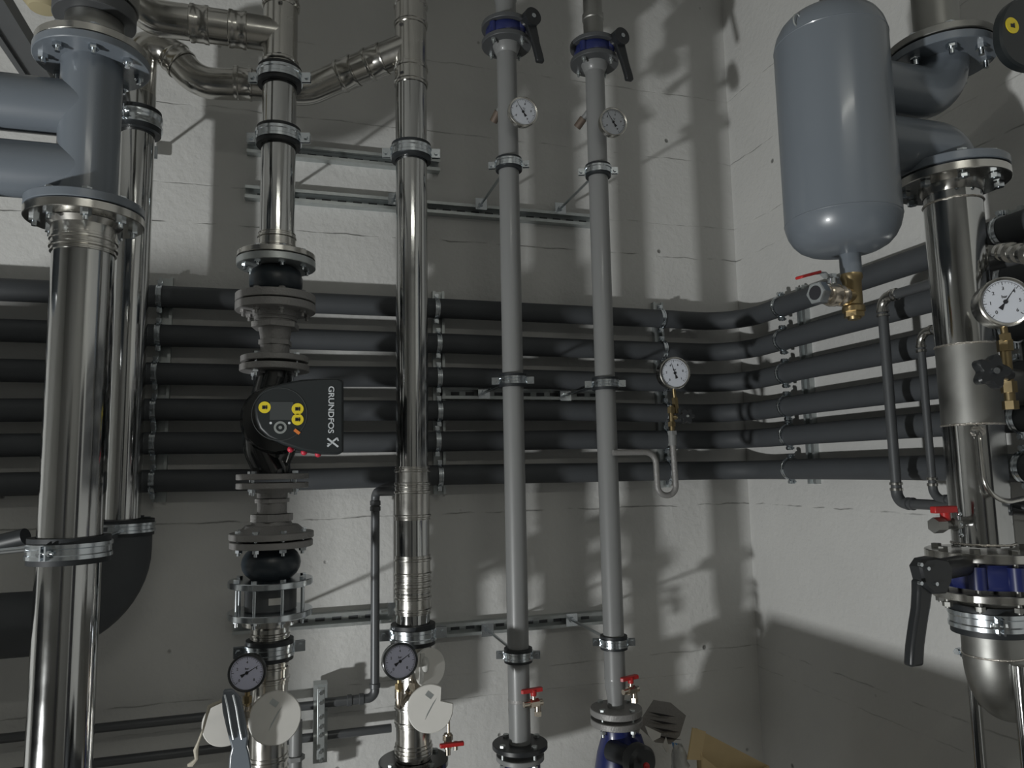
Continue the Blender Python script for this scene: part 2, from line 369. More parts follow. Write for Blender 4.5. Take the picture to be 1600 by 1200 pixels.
def red_valve(loc, label, M=None, s=1.0, body='nick', down=True, handle='tee'):
    """small ball drain valve: body across local X, red tee handle above"""
    t = thing('drain_valve', label, 'valve', loc, M, 'drain valves on the grey risers')
    b = MB(); b.cyl((-.03*s, 0, 0), (-.012*s, 0, 0), .0075*s, 16); b.hex((0, 0), .0125*s, -.012*s, .014*s, RY(PI/2)); b.cyl((.012*s, 0, 0), (.026*s, 0, 0), .009*s, 16)
    if down: b.cyl((.012*s, 0, 0), (.012*s, 0, -.026*s), .0085*s, 16); b.hex((.012*s, 0), .011*s, -.034*s, -.022*s)
    b.build('valve_body', body, t, local=True)
    MB().cyl((0, 0, .008*s), (0, 0, .026*s), .005*s, 12).build('spindle', body, t, local=True)
    h = MB(); h.lathe([(0, .020*s), (.008*s, .020*s), (.009*s, .036*s), (0, .036*s)], None, 16)
    h.prism([(-.034*s, -.006*s), (.024*s, -.0075*s), (.028*s, 0), (.024*s, .0075*s), (-.034*s, .006*s), (-.038*s, 0)], .030*s, .040*s, None, .002*s)
    h.build('handle', 'red', t, local=True)
    return t

# ================================================================== six insulated pipes along both walls
ORD = ['topmost', 'second from the top', 'third from the top', 'fourth from the top', 'second from the bottom', 'lowest']
IZ = [H+v for v in (.523, .409, .296, .186, .090, -.020)]
IR, IY, IX = .0325, 2.343, 1.573
for i, z in enumerate(IZ):
    jz = [random.uniform(-.003, .003) for _ in range(12)]
    pts = [(-1.5, IY, z), (-.9, IY, z+jz[0]), (-.35, IY, z+jz[1]), (.05, IY, z+jz[2]), (.5, IY, z+jz[3]), (.95, IY, z+jz[4]), (1.25, IY, z-.002+jz[5]), (IX, IY, z-.004),
           (IX, 1.95, z+jz[6]*.5), (IX, 1.6, z), (IX, 1.1, z+jz[7]), (IX, .5, z+jz[8]), (IX, -.4, z)]
    mb = MB(); mb.tube(fillet(pts, [.3]*7+[.17]+[.3]*5, 8), IR, 28)
    o = mb.build('insulated_pipe', 'ins', origin=(0.4, IY, z))
    tag(o, 'black foam insulated pipe along both walls, ' + ORD[i] + ' of the six', 'pipe', 'six insulated pipes round the corner')

def vrail(x, y, z0, z1, onx, label):
    """upright galvanised channel screwed to the wall"""
    d, wd = .020, .04
    prof = [(-wd/2, 0), (wd/2, 0), (wd/2, d), (wd/2-.009, d), (wd/2-.009, d-.003), (wd/2-.003, d-.003), (wd/2-.003, .003), (-wd/2+.003, .003), (-wd/2+.003, d-.003), (-wd/2+.009, d-.003), (-wd/2+.009, d), (-wd/2, d)]
    M = T((x, y, z0)) @ (RZ(PI) if not onx else RZ(PI/2))
    o = MB().prism(prof, 0, z1-z0, M).build('mounting_rail', 'galvd', origin=(x, y, z0))
    return tag(o, label, 'rail', 'upright mounting rails')
M_X = Matrix(((0, 0, 1), (0, 1, 0), (-1, 0, 0))).to_4x4()      # local z -> world x, y -> y
M_Y = Matrix(((0, 1, 0), (0, 0, 1), (1, 0, 0))).to_4x4()       # local z -> world y, y -> x
back_rails = [(at(243, 600, IY).x, 'left of the pump'), (at(684, 600, IY).x, 'beside the central riser'), (at(1037, 600, IY).x, 'behind the loop-pipe gauge')]
for x, wh in back_rails:
    vrail(x+.012, WY, IZ[-1]-.06, IZ[0]+.07, False, 'upright galvanised rail with six clamps on the back wall, '+wh)
    for i, z in enumerate(IZ):
        clamp(x+random.uniform(-.004, .004), IY, z, IR-.001, 'small clamp on the '+ORD[i]+' black pipe, '+wh, rod=.048, M=M_X, w=.014, group='small clamps on the insulated pipes', rub=False, earlen=.016, plate=False, gap=.0015)
right_rails = [(atx(1228, 600, IX).y, 'right wall, below the tank'), (atx(1455, 600, IX).y-.03, 'right wall, left of the steel column'), (atx(1590, 600, IX).y, 'right wall, right of the column')]
for n, (y, wh) in enumerate(right_rails):
    vrail(WX, y-.05 if n == 0 else y, IZ[-1]-(.05), IZ[0]+.06, True, 'upright galvanised rail, '+wh)
    if n == 1: continue
    for i, z in enumerate(IZ):
        clamp(IX, y, z, IR-.001, 'small clamp on the '+ORD[i]+' black pipe, '+wh, rod=.048, M=M_Y, w=.014, group='small clamps on the insulated pipes', rub=False, earlen=.016, plate=False, gap=.0015)

# ================================================================== horizontal rails on the back wall
def hrail(x0, x1, z, label, hgt=.041, d=.034):
    prof = [(0, -hgt/2), (0, hgt/2), (-d, hgt/2), (-d, hgt/2-.010), (-d+.003, hgt/2-.010), (-d+.003, hgt/2-.003), (-.003, hgt/2-.003), (-.003, -hgt/2+.003), (-d+.003, -hgt/2+.003), (-d+.003, -hgt/2+.010), (-d, -hgt/2+.010), (-d, -hgt/2)]
    # profile (y, z) swept along x
    M = Matrix(((0, 0, 1, x0), (1, 0, 0, WY), (0, 1, 0, z), (0, 0, 0, 1)))
    s = MB().prism(prof, 0, x1-x0, M); nf = len(s.f); k = x0+.05
    while k < x1-.03: s.box((k, WY-.0040, z), (.028, .003, .011)); k += .05
    o = s.build('mounting_rail', 'galvd', m2=('greyd', nf))
    return tag(o, label, 'rail', 'horizontal mounting rails on the back wall')
hrail(-.150, .470, 2.928, 'upper galvanised channel rail behind the pump riser and central riser')
hrail(-.153, 1.030, 2.779, 'long galvanised channel rail below the upper one, reaching the right grey riser')
hrail(.470, 1.06, 2.150, 'galvanised channel rail showing between the third and fourth black pipes')
hrail(-.160, .312, 1.450, 'lower galvanised channel rail behind the check valve, left of the central riser')
hrail(.312, 1.035, 1.391, 'lower galvanised channel rail from the central riser to the right grey riser')

# ================================================================== riser C, with the circulating pump
CX, CY = -.045, 1.97
cz = lambda p: zz(CX, CY, p)
R88 = .0445
t = thing('stainless_tee', 'stainless press tee at the top of the pump riser with branch to the left', 'pipe', (CX, CY, cz(110)))
MB().cyl((CX, CY, cz(118)), (CX, CY, cz(-5)+.3), R88, 48).build('run', 'fit', t)
for p in (12, 60-48+88,): bead(t, CX, CY, cz(p), R88+.001)
sleeve(t, CX, CY, cz(14), cz(-30), R88+.001)
zb = cz(56)
xl = at(212, 20, CY).x
mb = MB(); pts = fillet([(CX, CY, zb), (at(300, 40, CY).x, CY, zb), (xl, CY, zb), (xl, CY, zb+.5)], [0, 0, .085, 0], 12)
mb.tube(pts, R88, 36); mb.build('branch', 'fit', t)
for p in (372, 312):
    x = at(p, 45, CY).x
    MB().lathe([(R88, -.024), (R88+.004, -.022), (R88+.004, -.014), (R88+.002, -.010), (R88+.002, .010), (R88+.004, .014), (R88+.004, .022), (R88, .024)], T((x, CY, zb)) @ RY(PI/2), 40).build('press_sleeve', 'fit', t)

def rising_pipe(name, label, X, Y, z0, z1, r, m, cat='pipe'):
    t = thing(name, label, cat, (X, Y, min(z0, z1))); pipe_mb(X, Y, (z0, z1), r).build('tube', m, t); return t
t = rising_pipe('stainless_pipe', 'dark polished stainless pipe between tee and rubber joint on the pump riser', CX, CY, cz(108), cz(390), R88-.0005, 'steel')
sleeve(t, CX, CY, cz(392), cz(366), R88)
rl = 2.37
clamp(CX, CY, cz(122), R88, 'zinc ring clamp with thick rubber directly below the tee of the pump riser', rod=rl-CY, w=.026, rot=-.25, earlen=.026, gap=.012)
clamp(CX, CY, cz(216), R88, 'zinc ring clamp with thick rubber halfway down the polished part of the pump riser', rod=rl-CY, w=.026, rot=-.25, earlen=.026, gap=.012)

def mark(par, X, Y, r, px, py, w=.010, h=.006):
    q = at(px, py, Y-r); a = math.asin(max(-1, min(1, (q.x-X)/r*.97))); zq = zz(X, Y-r, py)
    M_ = T((X, Y, zq)) @ RZ(a)
    k = MB(); k.box((0, -r-.0006, 0), (w, .001, h*.18)); k.v = []; k.f = []
    for dx, dz_, ww, hh_ in ((0, h/2, w, h*.16), (0, -h/2, w, h*.16), (-w/2, 0, w*.12, h), (w/2, 0, w*.12, h), (-w*.18, 0, w*.3, h*.5), (w*.22, 0, w*.12, h*.5)):
        k.box((dx, -r-.0006, dz_), (ww, .001, hh_), M_)
    k.build('maker_mark', 'ink', par)
_t = [o for o in bpy.data.objects if o.name == 'stainless_tee'][0]
mark(_t, CX, CY, R88+.002, 438, 4); mark(_t, CX, CY, R88+.001, 436, 84)

# upper rubber joint
t = thing('rubber_expansion_joint', 'black rubber expansion joint bolted between flanges above the pump', 'expansion joint', (CX, CY, cz(490)))
MB().lathe([(R88, cz(402)), (R88+.003, cz(402)), (R88+.004, cz(376)), (R88, cz(376))], T((CX, CY, 0)), 40).build('neck', 'fit', t)
flange(t, CX, CY, cz(398), cz(407)+.001, .098, 'fit', 8, .0085, .2, (cz(417), cz(398)), ext=.01)
flange(t, CX, CY, cz(408), cz(419), .099, 'galvd', label='lower plain steel half of the joint')
MB().lathe([(.045, cz(418)), (.060, cz(424)), (.067, cz(436)), (.066, cz(448)), (.060, cz(458)), (.045, cz(464))], T((CX, CY, 0)), 44).build('bellows', 'rubj', t)
flange(t, CX, CY, cz(462), cz(474), .100, 'cast')
flange(t, CX, CY, cz(476), cz(488), .100, 'cast', 8, .0085, .2, (cz(488), cz(462)), 'cast')

def reducer(X, Y, z, zs, label, m='cast'):
    """malleable screwed reducer: list of (kind, z, r)"""
    t = thing('threaded_reducer', label, 'pipe fitting', (X, Y, zs[-1][0]))
    b = MB(); prof = []
    for kind, a, c, ra, rb in z:
        if kind == 'h': b.hex((X, Y), ra, min(a, c), max(a, c), None, .35)
        else: b.lathe([(0, a), (ra, a), (rb, c), (0, c)], T((X, Y, 0)), 36)
    b.build('fitting', m, t); return t
z = cz
reducer(CX, CY, [('l', z(486), z(497), .058, .056), ('l', z(497), z(502), .053, .053), ('l', z(502), z(508), .050, .050), ('h', z(506), z(514), .062, 0), ('l', z(512), z(518), .043, .040), ('l', z(518), z(533), .040, .036), ('h', z(533), z(540), .043, 0), ('l', z(540), z(562), .036, .036)],
        [(z(562), 0)], 'grey cast screwed reducer with hexagons above the pump flange')
# pump
t = thing('circulating_pump', 'black circulating pump with flat control head and yellow stickers', 'pump', (CX, CY, z(760)))
flange(t, CX, CY, z(558), z(567), .084, 'cast', label='grey counter flange above the pump')
flange(t, CX, CY, z(571), z(581), .086, 'cast', 4, .008, .9, (z(581), z(558)), 'galv', ext=.012)
b = MB(); b.lathe([(0, z(578)), (.043, z(578)), (.041, z(600)), (.05, z(622)), (0, z(630))], T((CX, CY, 0)), 40)
b.lathe([(0, z(745)), (.043, z(742)), (.042, z(725)), (.052, z(712)), (.058, z(700)), (0, z(690))], T((CX, CY, 0)), 40)
pc = at(440, 655, 1.92)
b.lathe([(0, -.10), (.072, -.10), (.084, -.085), (.088, -.04), (.088, .03), (.08, .06), (0, .07)], T((pc.x-.01, 1.95, pc.z)) @ RX(PI/2), 44)
b.tube(fillet([(CX, CY-.01, z(590)), (CX-.015, CY-.01, z(630)), (pc.x-.052, CY-.01, pc.z), (CX-.028, CY-.01, z(700)), (CX, CY-.01, z(738))], .06, 8), .044, 28)
b.build('volute', 'pump', t)
flange(t, CX, CY, z(740), z(749), .088, 'cast', 4, .008, .9, (z(764), z(740)), 'galv', ext=.010)
flange(t, CX, CY, z(754), z(763), .088, 'cast', label='grey counter flange below the pump')
HYF = 1.79   # front plane of the control head
outl = [(397, 641), (398, 628), (405, 615), (417, 606), (440, 599), (470, 593), (500, 591), (530, 591), (537, 595), (537.5, 650), (537, 706), (530, 710), (500, 709.5), (470, 704), (440, 694), (418, 683), (405, 670), (399, 655)]
poly = [(p.x, p.z) for p in (at(x, y, HYF) for x, y in outl)][::-1]
MH = Matrix(((1, 0, 0, 0), (0, 0, -1, 0), (0, 1, 0, 0), (0, 0, 0, 1)))      # prism (x, z) extruded along -Y
hd = MB().prism(poly, -HYF-.085, -HYF, MH, .005).build('control_head', 'head', t, bevel=.002)
MB().cyl((pc.x, HYF+.16, pc.z), (pc.x, HYF+.06, pc.z), .06, 36).build('motor_housing', 'pump', t)
def on_head(px, py): return at(px, py, HYF)
rc = on_head(437, 647)
rr = []
for k in range(49):
    a = 2*PI*k/48; rr.append((rc.x+.0615*math.cos(a), HYF-.0005, rc.z+.0615*math.sin(a)))
MB().tube(rr, .0009, 6, False).build('panel_ring', 'glossp', hd)
q = on_head(440, 642); MB().box((q.x, HYF-.0006, q.z), (.052, .0015, .042)).build('display', 'glossp', hd)
for px, py in ((413.5, 636.5), (465, 639), (465, 655.5)):
    q = on_head(px, py)
    s = MB().cyl((q.x, HYF+.001, q.z), (q.x, HYF-.0015, q.z), .0135, 28).build('sticker', 'yel', hd)
    k = MB(); k.box((q.x-.002, HYF-.0019, q.z), (.007, .0008, .008)); k.box((q.x+.004, HYF-.0019, q.z), (.0025, .0008, .009)); k.box((q.x+.001, HYF-.0019, q.z), (.010, .0008, .002)); k.build('sticker_print', 'ink', s)
q = on_head(438, 668)
k = MB()
k.lathe([(.0095, 0), (.0145, 0), (.0145, .001), (.0095, .001), (.0095, 0)], T((q.x, HYF, q.z)) @ RX(PI/2), 24); k.cyl((q.x, HYF, q.z), (q.x, HYF-.0015, q.z), .004, 12)
for a in range(4): k.box((q.x+.012*math.cos(a*PI/2), HYF-.0012, q.z+.012*math.sin(a*PI/2)), (.003, .001, .003))
k.build('button_pad', 'galvd', hd)
for px, py in ((423, 661), (452, 661)):
    q = on_head(px, py); MB().cyl((q.x, HYF, q.z), (q.x, HYF-.0012, q.z), .003, 12).build('button', 'letter', hd)
q = on_head(464, 674.5); MB().box((0, 0, 0), (.015, .002, .007), T((q.x, HYF-.001, q.z)) @ RY(math.radians(38))).build('indicator_light', 'orange', hd)
q = on_head(517, 640)
# letters read downwards, tops to the right
text_mesh('GRUNDFOS', .0185, 'letter', hd, T((q.x-ORG[t.name].x, HYF-.0012-ORG[t.name].y, q.z-ORG[t.name].z)) @ RX(PI/2) @ RZ(-PI/2) @ Matrix.Scale(1.14, 4, (1, 0, 0)) @ T((0, 0, 0)), 'brand_lettering', ext=.0006, bold=.00025)
q = on_head(520, 691); lg = MB()
for (x0, z0), (x1, z1), wd in (((-.0125, .009), (.0125, -.011), .0042), ((-.0125, -.010), (-.003, -.002), .004), ((-.001, .001), (.010, .010), .004), ((.010, .0105), (.0125, .003), .003), ((-.004, -.003), (-.0125, -.0035), .0024)):
    d = Vector((x1-x0, z1-z0)); a = math.atan2(d.y, d.x); lg.box((0, 0, 0), (d.length, .001, wd), T((q.x+(x0+x1)/2, HYF-.001, q.z+(z0+z1)/2)) @ RY(-a))
lg.build('brand_mark', 'letter', hd)
for px, py in ((454, 703.5), (475, 708), (497, 711)):
    q = at(px, py, HYF+.02); MB().ball((q.x, HYF+.02, q.z+.002), .0075, 1, 14).build('cable_plug', 'dot', hd)

reducer(CX, CY, [('l', z(762), z(770), .05, .048), ('l', z(770), z(778), .037, .037), ('h', z(779), z(785), .044, 0), ('l', z(785), z(802), .036, .036), ('h', z(803), z(814), .054, 0), ('l', z(813), z(822), .045, .052), ('l', z(820), z(832), .064, .085)],
        [(z(832), 0)], 'grey cast screwed reducer with two hexagons below the pump')
t = thing('rubber_expansion_joint', 'round black rubber ball joint between flanges below the pump', 'expansion joint', (CX, CY, z(912)))
flange(t, CX, CY, z(831), z(841), .102, 'cast', 8, .0085, .35, (z(855), z(831)), 'galv', ext=.01)
flange(t, CX, CY, z(844), z(854), .100, 'cast')
MB().ball((CX, CY, (z(853)+z(906))/2), .0715, .72, 40).build('bellows', 'rubj', t)
# check valve between two discs with tie bolts
t = thing('check_valve', 'steel wafer check valve with tie bolts and white label below the ball joint', 'valve', (CX, CY, z(968)))
f = flange(t, CX, CY, z(904), z(914), .101, 'galv')
flange(t, CX, CY, z(952), z(962), .101, 'galv', name='flange')
MB().lathe([(0, z(914)), (.058, z(914)), (.062, z(918)), (.062, z(950)), (.058, z(953)), (0, z(953))], T((CX, CY, 0)), 44).build('valve_body', 'greyd', t)
q = Vector((CX+.006, CY-.0622, z(934))); MB().add([(CX+.062*math.sin(a), CY-.0632*math.cos(a), zz_) for zz_ in (z(939.5), z(929)) for a in (-.05, .08, .2, .32, .44)], [(0, 1, 6, 5), (1, 2, 7, 6), (2, 3, 8, 7), (3, 4, 9, 8)]).build('label_plate', 'white', t)
bolts(t, CX, CY, z(962), z(904), .083, 8, .008, .35, 'galv', ext=.012)
t = rising_pipe('stainless_pipe', 'lower stainless press pipe of the pump riser, behind the dusty gauge', CX, CY, z(960), z(1300), R88, 'fit')
for a, b in ((968, 996), (1034, 1066), (1178, 1208)): sleeve(t, CX, CY, z(a), z(b), R88)
MB().lathe([(R88, z(966)), (.066, z(966)), (.066, z(974)), (R88, z(980))], T((CX, CY, 0)), 40).build('neck', 'fit', t)
clamp(CX, CY, z(1014), R88, 'lower zinc ring clamp of the pump riser above the dusty gauge', rod=rl-CY, w=.026, rot=.15, earlen=.028, gap=.012)
# branch stub, black valve handle, caps and gauge
gp = at(386, 1051, 1.84)
gauge(gp, .0405, 'dusty grey-faced gauge in front of the pump riser, bottom left', yaw=-.12, pitch=-.06, case='blk', dial='diald', needle=30, depth=.028, stem=.035, nums='02468')
q = thing('gauge_cock', 'small nickel cock under the dusty left gauge', 'valve', (gp.x, gp.y+.014, gp.z-.13))
b = MB(); gx, gy, gz = gp.x, gp.y+.014, gp.z; b.cyl((gx, gy, gz-.073), (gx, gy, gz-.115), .0105, 16); b.hex((gx, gy), .014, gz-.10, gz-.085); b.tube(fillet([(gx, gy, gz-.11), (gx, gy, gz-.125), (CX, CY, gz-.125)], .01), .008, 12)
b.build('cock_body', 'nick', q)
def cap(loc, r, label, yaw=0, pitch=0, notch=None, roll=0, printed=True, name='protective_cover'):
    """round white plastic protective cap seen face-on, local face along -Y"""
    t = thing(name, label, 'cover', loc, RZ(yaw) @ RX(pitch) @ RY(roll))
    pts = []
    for k in range(48):
        a = 2*PI*k/48; rr_ = r*(1+.006*math.sin(5*a))
        if notch and notch[0] < a < notch[1]: continue
        pts.append((rr_*math.cos(a), rr_*math.sin(a)))
        if notch and a <= notch[0] < a+2*PI/48: pts += [(r*.55*math.cos((notch[0]+notch[1])/2), r*.55*math.sin((notch[0]+notch[1])/2))]
    MB().prism(pts, 0, .012, RX(PI/2), .002).build('cap_disc', 'white', t, local=True)
    if printed:
        k = MB(); L = RX(PI/2)
        k.box((r*.42, r*.38, .0123), (r*.22, r*.32, .0004), L @ RZ(.9))
        for j in range(3): k.box((.1*r-.14*r*j, .0, .0123), (.008*1, r*(.95-.2*j), .0003), L @ RZ(-.55) @ Matrix.Scale(.12, 4, (1, 0, 0)))
        k.build('print', 'galvd', t, local=True)
    return t
q = at(429, 1121, 1.86)
cap(q, .0585, 'round white plastic cap with print, in front of the pump riser', yaw=.12, pitch=-.15)
q = at(352, 1129, 1.95)
cap(q, .052, 'round white plastic cap behind the grey valve lever, bottom left', yaw=.1, pitch=.05, printed=False)
# curved grey lever
t = thing('valve_lever', 'curved glossy grey valve lever standing below the dusty left gauge', 'lever', at(375, 1200, 1.80))
def bar(pts, wd, th, yv=None):
    """flat bar following pts in x,z at given y, width in x, thickness in y"""
    mb = MB(); vs = []; fs = []
    for i, (x, y, zq, wq) in enumerate(pts):
        vs += [(x-wq/2, y, zq), (x+wq/2, y, zq), (x+wq/2, y+th, zq), (x-wq/2, y+th, zq)]
    for i in range(len(pts)-1):
        for k in range(4): k2 = (k+1) % 4; fs.append((4*i+k, 4*i+k2, 4*i+4+k2, 4*i+4+k))
    fs += [(3, 2, 1, 0), tuple(4*(len(pts)-1)+k for k in range(4))]
    mb.add(vs, fs); return mb
lp = []
for px, py, wpx in ((356, 1078, 12), (361, 1092, 26), (364, 1110, 29), (369, 1135, 28), (373, 1155, 26), (374, 1168, 21), (374, 1180, 27), (375, 1200, 31), (375, 1240, 30)):
    p = at(px, py, 1.80); lp.append((p.x, 1.80, p.z, wpx*1.72/1150))
bar(lp, 0, .012).build('grip', 'lav', t, bevel=.003)
rb = MB()
for dx in (-7, 6):
    rb.tube([at(x+dx, y, 1.797) for x, y in ((358, 1085), (363, 1105), (368, 1135), (372, 1155))], .0028, 8)
rb.build('stiffening_rib', 'galv', t)
# string with rag
t = tag(MB().tube([at(x, y, 1.86) for x, y in ((356, 1086), (345, 1096), (327, 1104), (323, 1118), (318, 1138), (310, 1160), (306, 1172), (307, 1186), (300, 1194), (293, 1196))], [.003, .004, .005, .003, .0022, .003, .0055, .004, .006, .003], 8).build('frayed_string', 'rag'), 'frayed cream string hanging left of the grey lever', 'string')

# ================================================================== riser D, central polished pipe
DX, DY = .314, 2.0
z = dz = lambda p: zz(DX, DY, p)
t = thing('stainless_tee', 'stainless press tee at the top of the central riser', 'pipe', (DX, DY, dz(140)))
MB().cyl((DX, DY, dz(136)), (DX, DY, dz(-5)+.35), R88, 48).build('run', 'fit', t)
for a, b in ((6, 44), (104, 136)): sleeve(t, DX, DY, dz(a), dz(b), R88)
mark(t, DX, DY, R88+.002, 627, 36); mark(t, DX, DY, R88+.002, 628, 112)
BX, BY = -.425, 2.17
bz = lambda p: zz(BX, BY, p)
# link pipe from riser B to the tee of riser D, passing behind the pump riser
t = thing('stainless_link_pipe', 'stainless pipe arching from the left rear riser behind the pump riser to the central tee', 'pipe', (BX, BY, bz(170)))
P = [(BX, BY, bz(190)), (BX, BY, bz(72)), (at(262, 82, 2.17).x, 2.17, bz(72)-.0), tuple(at(310, 130, 2.16)), tuple(at(400, 133, 2.14)), tuple(at(480, 142, 2.13)), tuple(at(536, 118, 2.10)), (DX, DY, dz(74))]
MB().tube(fillet(P, [0, .075, .06, .1, .1, .12, .12, 0], 10), R88-.001, 36).build('bent_tube', 'fit', t)
def xsleeve(p0, p1, r, par, m='fit'):
    p0 = Vector(p0); p1 = Vector(p1); L = (p1-p0).length
    MB().lathe([(r, 0), (r+.002, 0), (r+.002, .004), (r+.0035, .007), (r+.0035, .011), (r+.001, .013), (r+.001, L-.008), (r+.0025, L-.006), (r+.0025, L), (r, L)], T(p0) @ frame_to(p1-p0), 40).build('press_sleeve', m, par)
a = Vector(P[4]); b_ = Vector(P[5]); d = (b_-a).normalized()
xsleeve(a-Vector((1, 0, 0))*.06, a-Vector((1, 0, 0))*.01, R88, t)
a = Vector(P[6]); b_ = Vector(P[7]); d = (b_-a).normalized(); a = at(500, 133, 2.115)
xsleeve(Vector(P[6])-d*.012, Vector(P[6])+d*.04, R88, t); xsleeve(Vector(P[7])-d*.14, Vector(P[7])-d*.085, R88, t)
a = Vector(P[2]); d = (Vector(P[3])-a).normalized(); xsleeve(a+d*.02, a+d*.06, R88, t)
t = rising_pipe('stainless_pipe', 'long dark polished stainless pipe of the central riser', DX, DY, dz(134), dz(730), R88-.0005, 'steel')
clamp(DX, DY, dz(240), R88, 'zinc ring clamp with rubber on the upper central riser', rod=rl-DY, w=.026, rot=-.2, earlen=.026, gap=.011)
t = thing('stainless_pipe', 'stainless couplings and short spools in the lower central riser', 'pipe', (DX, DY, dz(990)))
pipe_mb(DX, DY, (dz(728), dz(996)), R88).build('tube', 'steel', t)
for a, b in ((729, 762), (762, 812), (867, 902), (902, 924), (926, 958)): sleeve(t, DX, DY, dz(a), dz(b), R88+.0005)
clamp(DX, DY, dz(990), R88, 'dark zinc ring clamp on the lower central riser above the blue-rimmed gauge', rod=rl-DY, w=.028, rot=-.1, earlen=.03, gap=.014)
t = thing('stainless_pipe', 'bottom stainless press pipe of the central riser behind the notched cap', 'pipe', (DX, DY, dz(1300)))
pipe_mb(DX, DY, (dz(990), dz(1185)), R88).build('tube', 'fit', t)
for a, b in ((1012, 1040), (1096, 1132), (1160, 1180)): sleeve(t, DX, DY, dz(a), dz(b), R88+.0005)
flange(t, DX, DY, dz(1186), dz(1196), .09, 'pump', 4, .008, .5, (dz(1215), dz(1186)), 'galvd')
pipe_mb(DX, DY, (dz(1196), dz(1330)), .06).build('valve_neck', 'pump', t)
gp = at(625, 1033, 1.86)
gauge(gp, .0425, 'lilac-faced gauge with dark rim in front of the central riser', yaw=.1, pitch=-.08, case='pump', dial='diald', needle=32, depth=.028, stem=.03, nums='02468')
q = thing('gauge_cock', 'small brass cock between the lilac gauge and the central riser', 'valve', (gp.x, gp.y, gp.z-.13))
b = MB(); gx, gy, gz = gp.x, gp.y+.014, gp.z; b.cyl((gx, gy, gz-.068), (gx, gy, gz-.09), .011, 16); b.tube(fillet([(gx, gy, gz-.085), (gx, gy, gz-.11), (DX-.02, DY-.03, gz-.115)], .01), .009, 12)
b.build('cock_body', 'nick', q)
q = at(650, 1070, 1.91)
t = thing('air_valve', 'shiny nickel tee fitting right of the lilac gauge', 'valve', q)
b = MB(); b.cyl(q+Vector((-.018, 0, -.02)), q+Vector((.022, .03, .025)), .012, 18); b.hex((q.x, q.y), .019, q.z-.02, q.z+.008, None, .2); b.cyl(q+Vector((-.004, 0, .0)), q+Vector((.004, 0, .045)), .010, 16); b.ball(q+Vector((-.006, -.008, -.03)), .012, 1, 14); b.cyl(q, q+Vector((.0, .07, 0)), .008)
b.build('fitting', 'nick', t)
q = at(672, 1106, 1.84)
cap(q, .0555, 'round white plastic cap with a bite missing, in front of the central riser', yaw=-.1, pitch=-.12, notch=(.15, .95))
q = at(668, 1043, 1.92)
t = cap(q, .048, 'white plastic cap with torn film, above the notched cap', yaw=.45, pitch=-.1, printed=False)
tb = MB(); tb.ball((-.018, -.016, .012), .011, 1.7, 14); tb.box((-.028, -.014, .0), (.012, .004, .07), RY(.15)); tb.build('torn_film', 'poly', t, local=True)
# drain valve hanging right of the central riser
q = at(701, 1160, 1.95)
t = thing('drain_valve', 'small copper drain valve with dark red tee handle, right of the notched cap', 'valve', q)
b = MB(); b.cyl(q+Vector((0, 0, .0)), q+Vector((0, 0, .068)), .0042, 12); b.cyl(q+Vector((-.002, 0, -.014)), q+Vector((-.002, 0, .022)), .0105, 16); b.hex((q.x-.002, q.y), .0135, q.z+.006, q.z+.018); b.cyl(q+Vector((-.002, 0, -.03)), q+Vector((-.002, 0, -.012)), .007, 12); b.cyl(q+Vector((.0185, 0, -.02)), q+Vector((.0185, 0, 0)), .0055, 12)
b.cyl(q+Vector((0, 0, .066)), q+Vector((-.06, .05, .066)), .0045, 12)
b.build('valve_body', 'nick', t)
MB().box(q+Vector((.006, -.012, -.002)), (.062, .012, .010)).build('handle', 'red', t, bevel=.002)

# ================================================================== riser B behind the left one
t = rising_pipe('stainless_pipe', 'polished stainless pipe standing behind the thick left riser', BX, BY, bz(150), bz(815), R88, 'steel')
clamp(BX, BY, bz(192), R88, 'heavy zinc ring clamp at the top of the rear left riser', rod=rl-BY, w=.034, rot=-1.9, earlen=.018, gap=.016)
clamp(BX, BY, bz(824), R88, 'zinc ring clamp where the rear left riser enters black insulation', rod=rl-BY, w=.022, rot=-2.1, earlen=.012, gap=.034)
zl = at(20, 990, 2.05).z
zbend = zl
t = tag(MB().tube(fillet([(BX-.005, BY, bz(815)), (BX-.005, BY, zbend), (BX-1.3, BY, zbend)], [0, .17, 0], 14), .079, 40).build('insulated_elbow', 'ins', origin=(BX, BY, zbend)), 'thick black insulated elbow bending left behind the left riser', 'pipe')

# ================================================================== riser A, thick left pipe with hydraulic fitting
AX, AY = -.408, 1.63
z = az = lambda p: zz(AX, AY, p)
RA = .057
t = thing('flanged_pipe', 'grey painted flanged pipe piece with two side branches, top left', 'pipe', (AX, AY, az(340)))
flange(t, AX, AY, az(90)-.001, az(90)-.018, .108, 'lav', 8, .010, .25, (az(90)-.018, az(90)+.018), 'galv', label='bluish painted upper flange')
pipe_mb(AX, AY, (az(92), az(325)), RA).build('body', 'lav', t)
flange(t, AX, AY, az(330)+.012, az(330)-.006, .108, 'lav', 8, .010, .25, (az(330)-.026, az(330)+.012), 'galv', label='bluish painted lower flange')
for py in (164, 266):
    zc = at(50, py, AY).z
    MB().cyl((AX, AY, zc), (AX-.40, AY, zc), .0565, 40).build('side_branch', 'lav', t)
zt0, zt1 = at(50, 330, AY).z, at(50, 120, AY).z
t = thing('stainless_pipe', 'thick polished stainless pipe rising at the left edge of the picture', 'pipe', (AX, AY, .9))
pipe_mb(AX, AY, (az(338), az(1300)), RA-.001).build('tube', 'steel', t)
flange(t, AX, AY, az(330)-.008, az(330)-.026, .108, 'fit')
MB().lathe([(RA, az(352)), (RA+.012, az(350)), (RA+.003, az(358)), (RA+.002, az(385)), (RA, az(386))], T((AX, AY, 0)), 44).build('neck', 'fit', t)
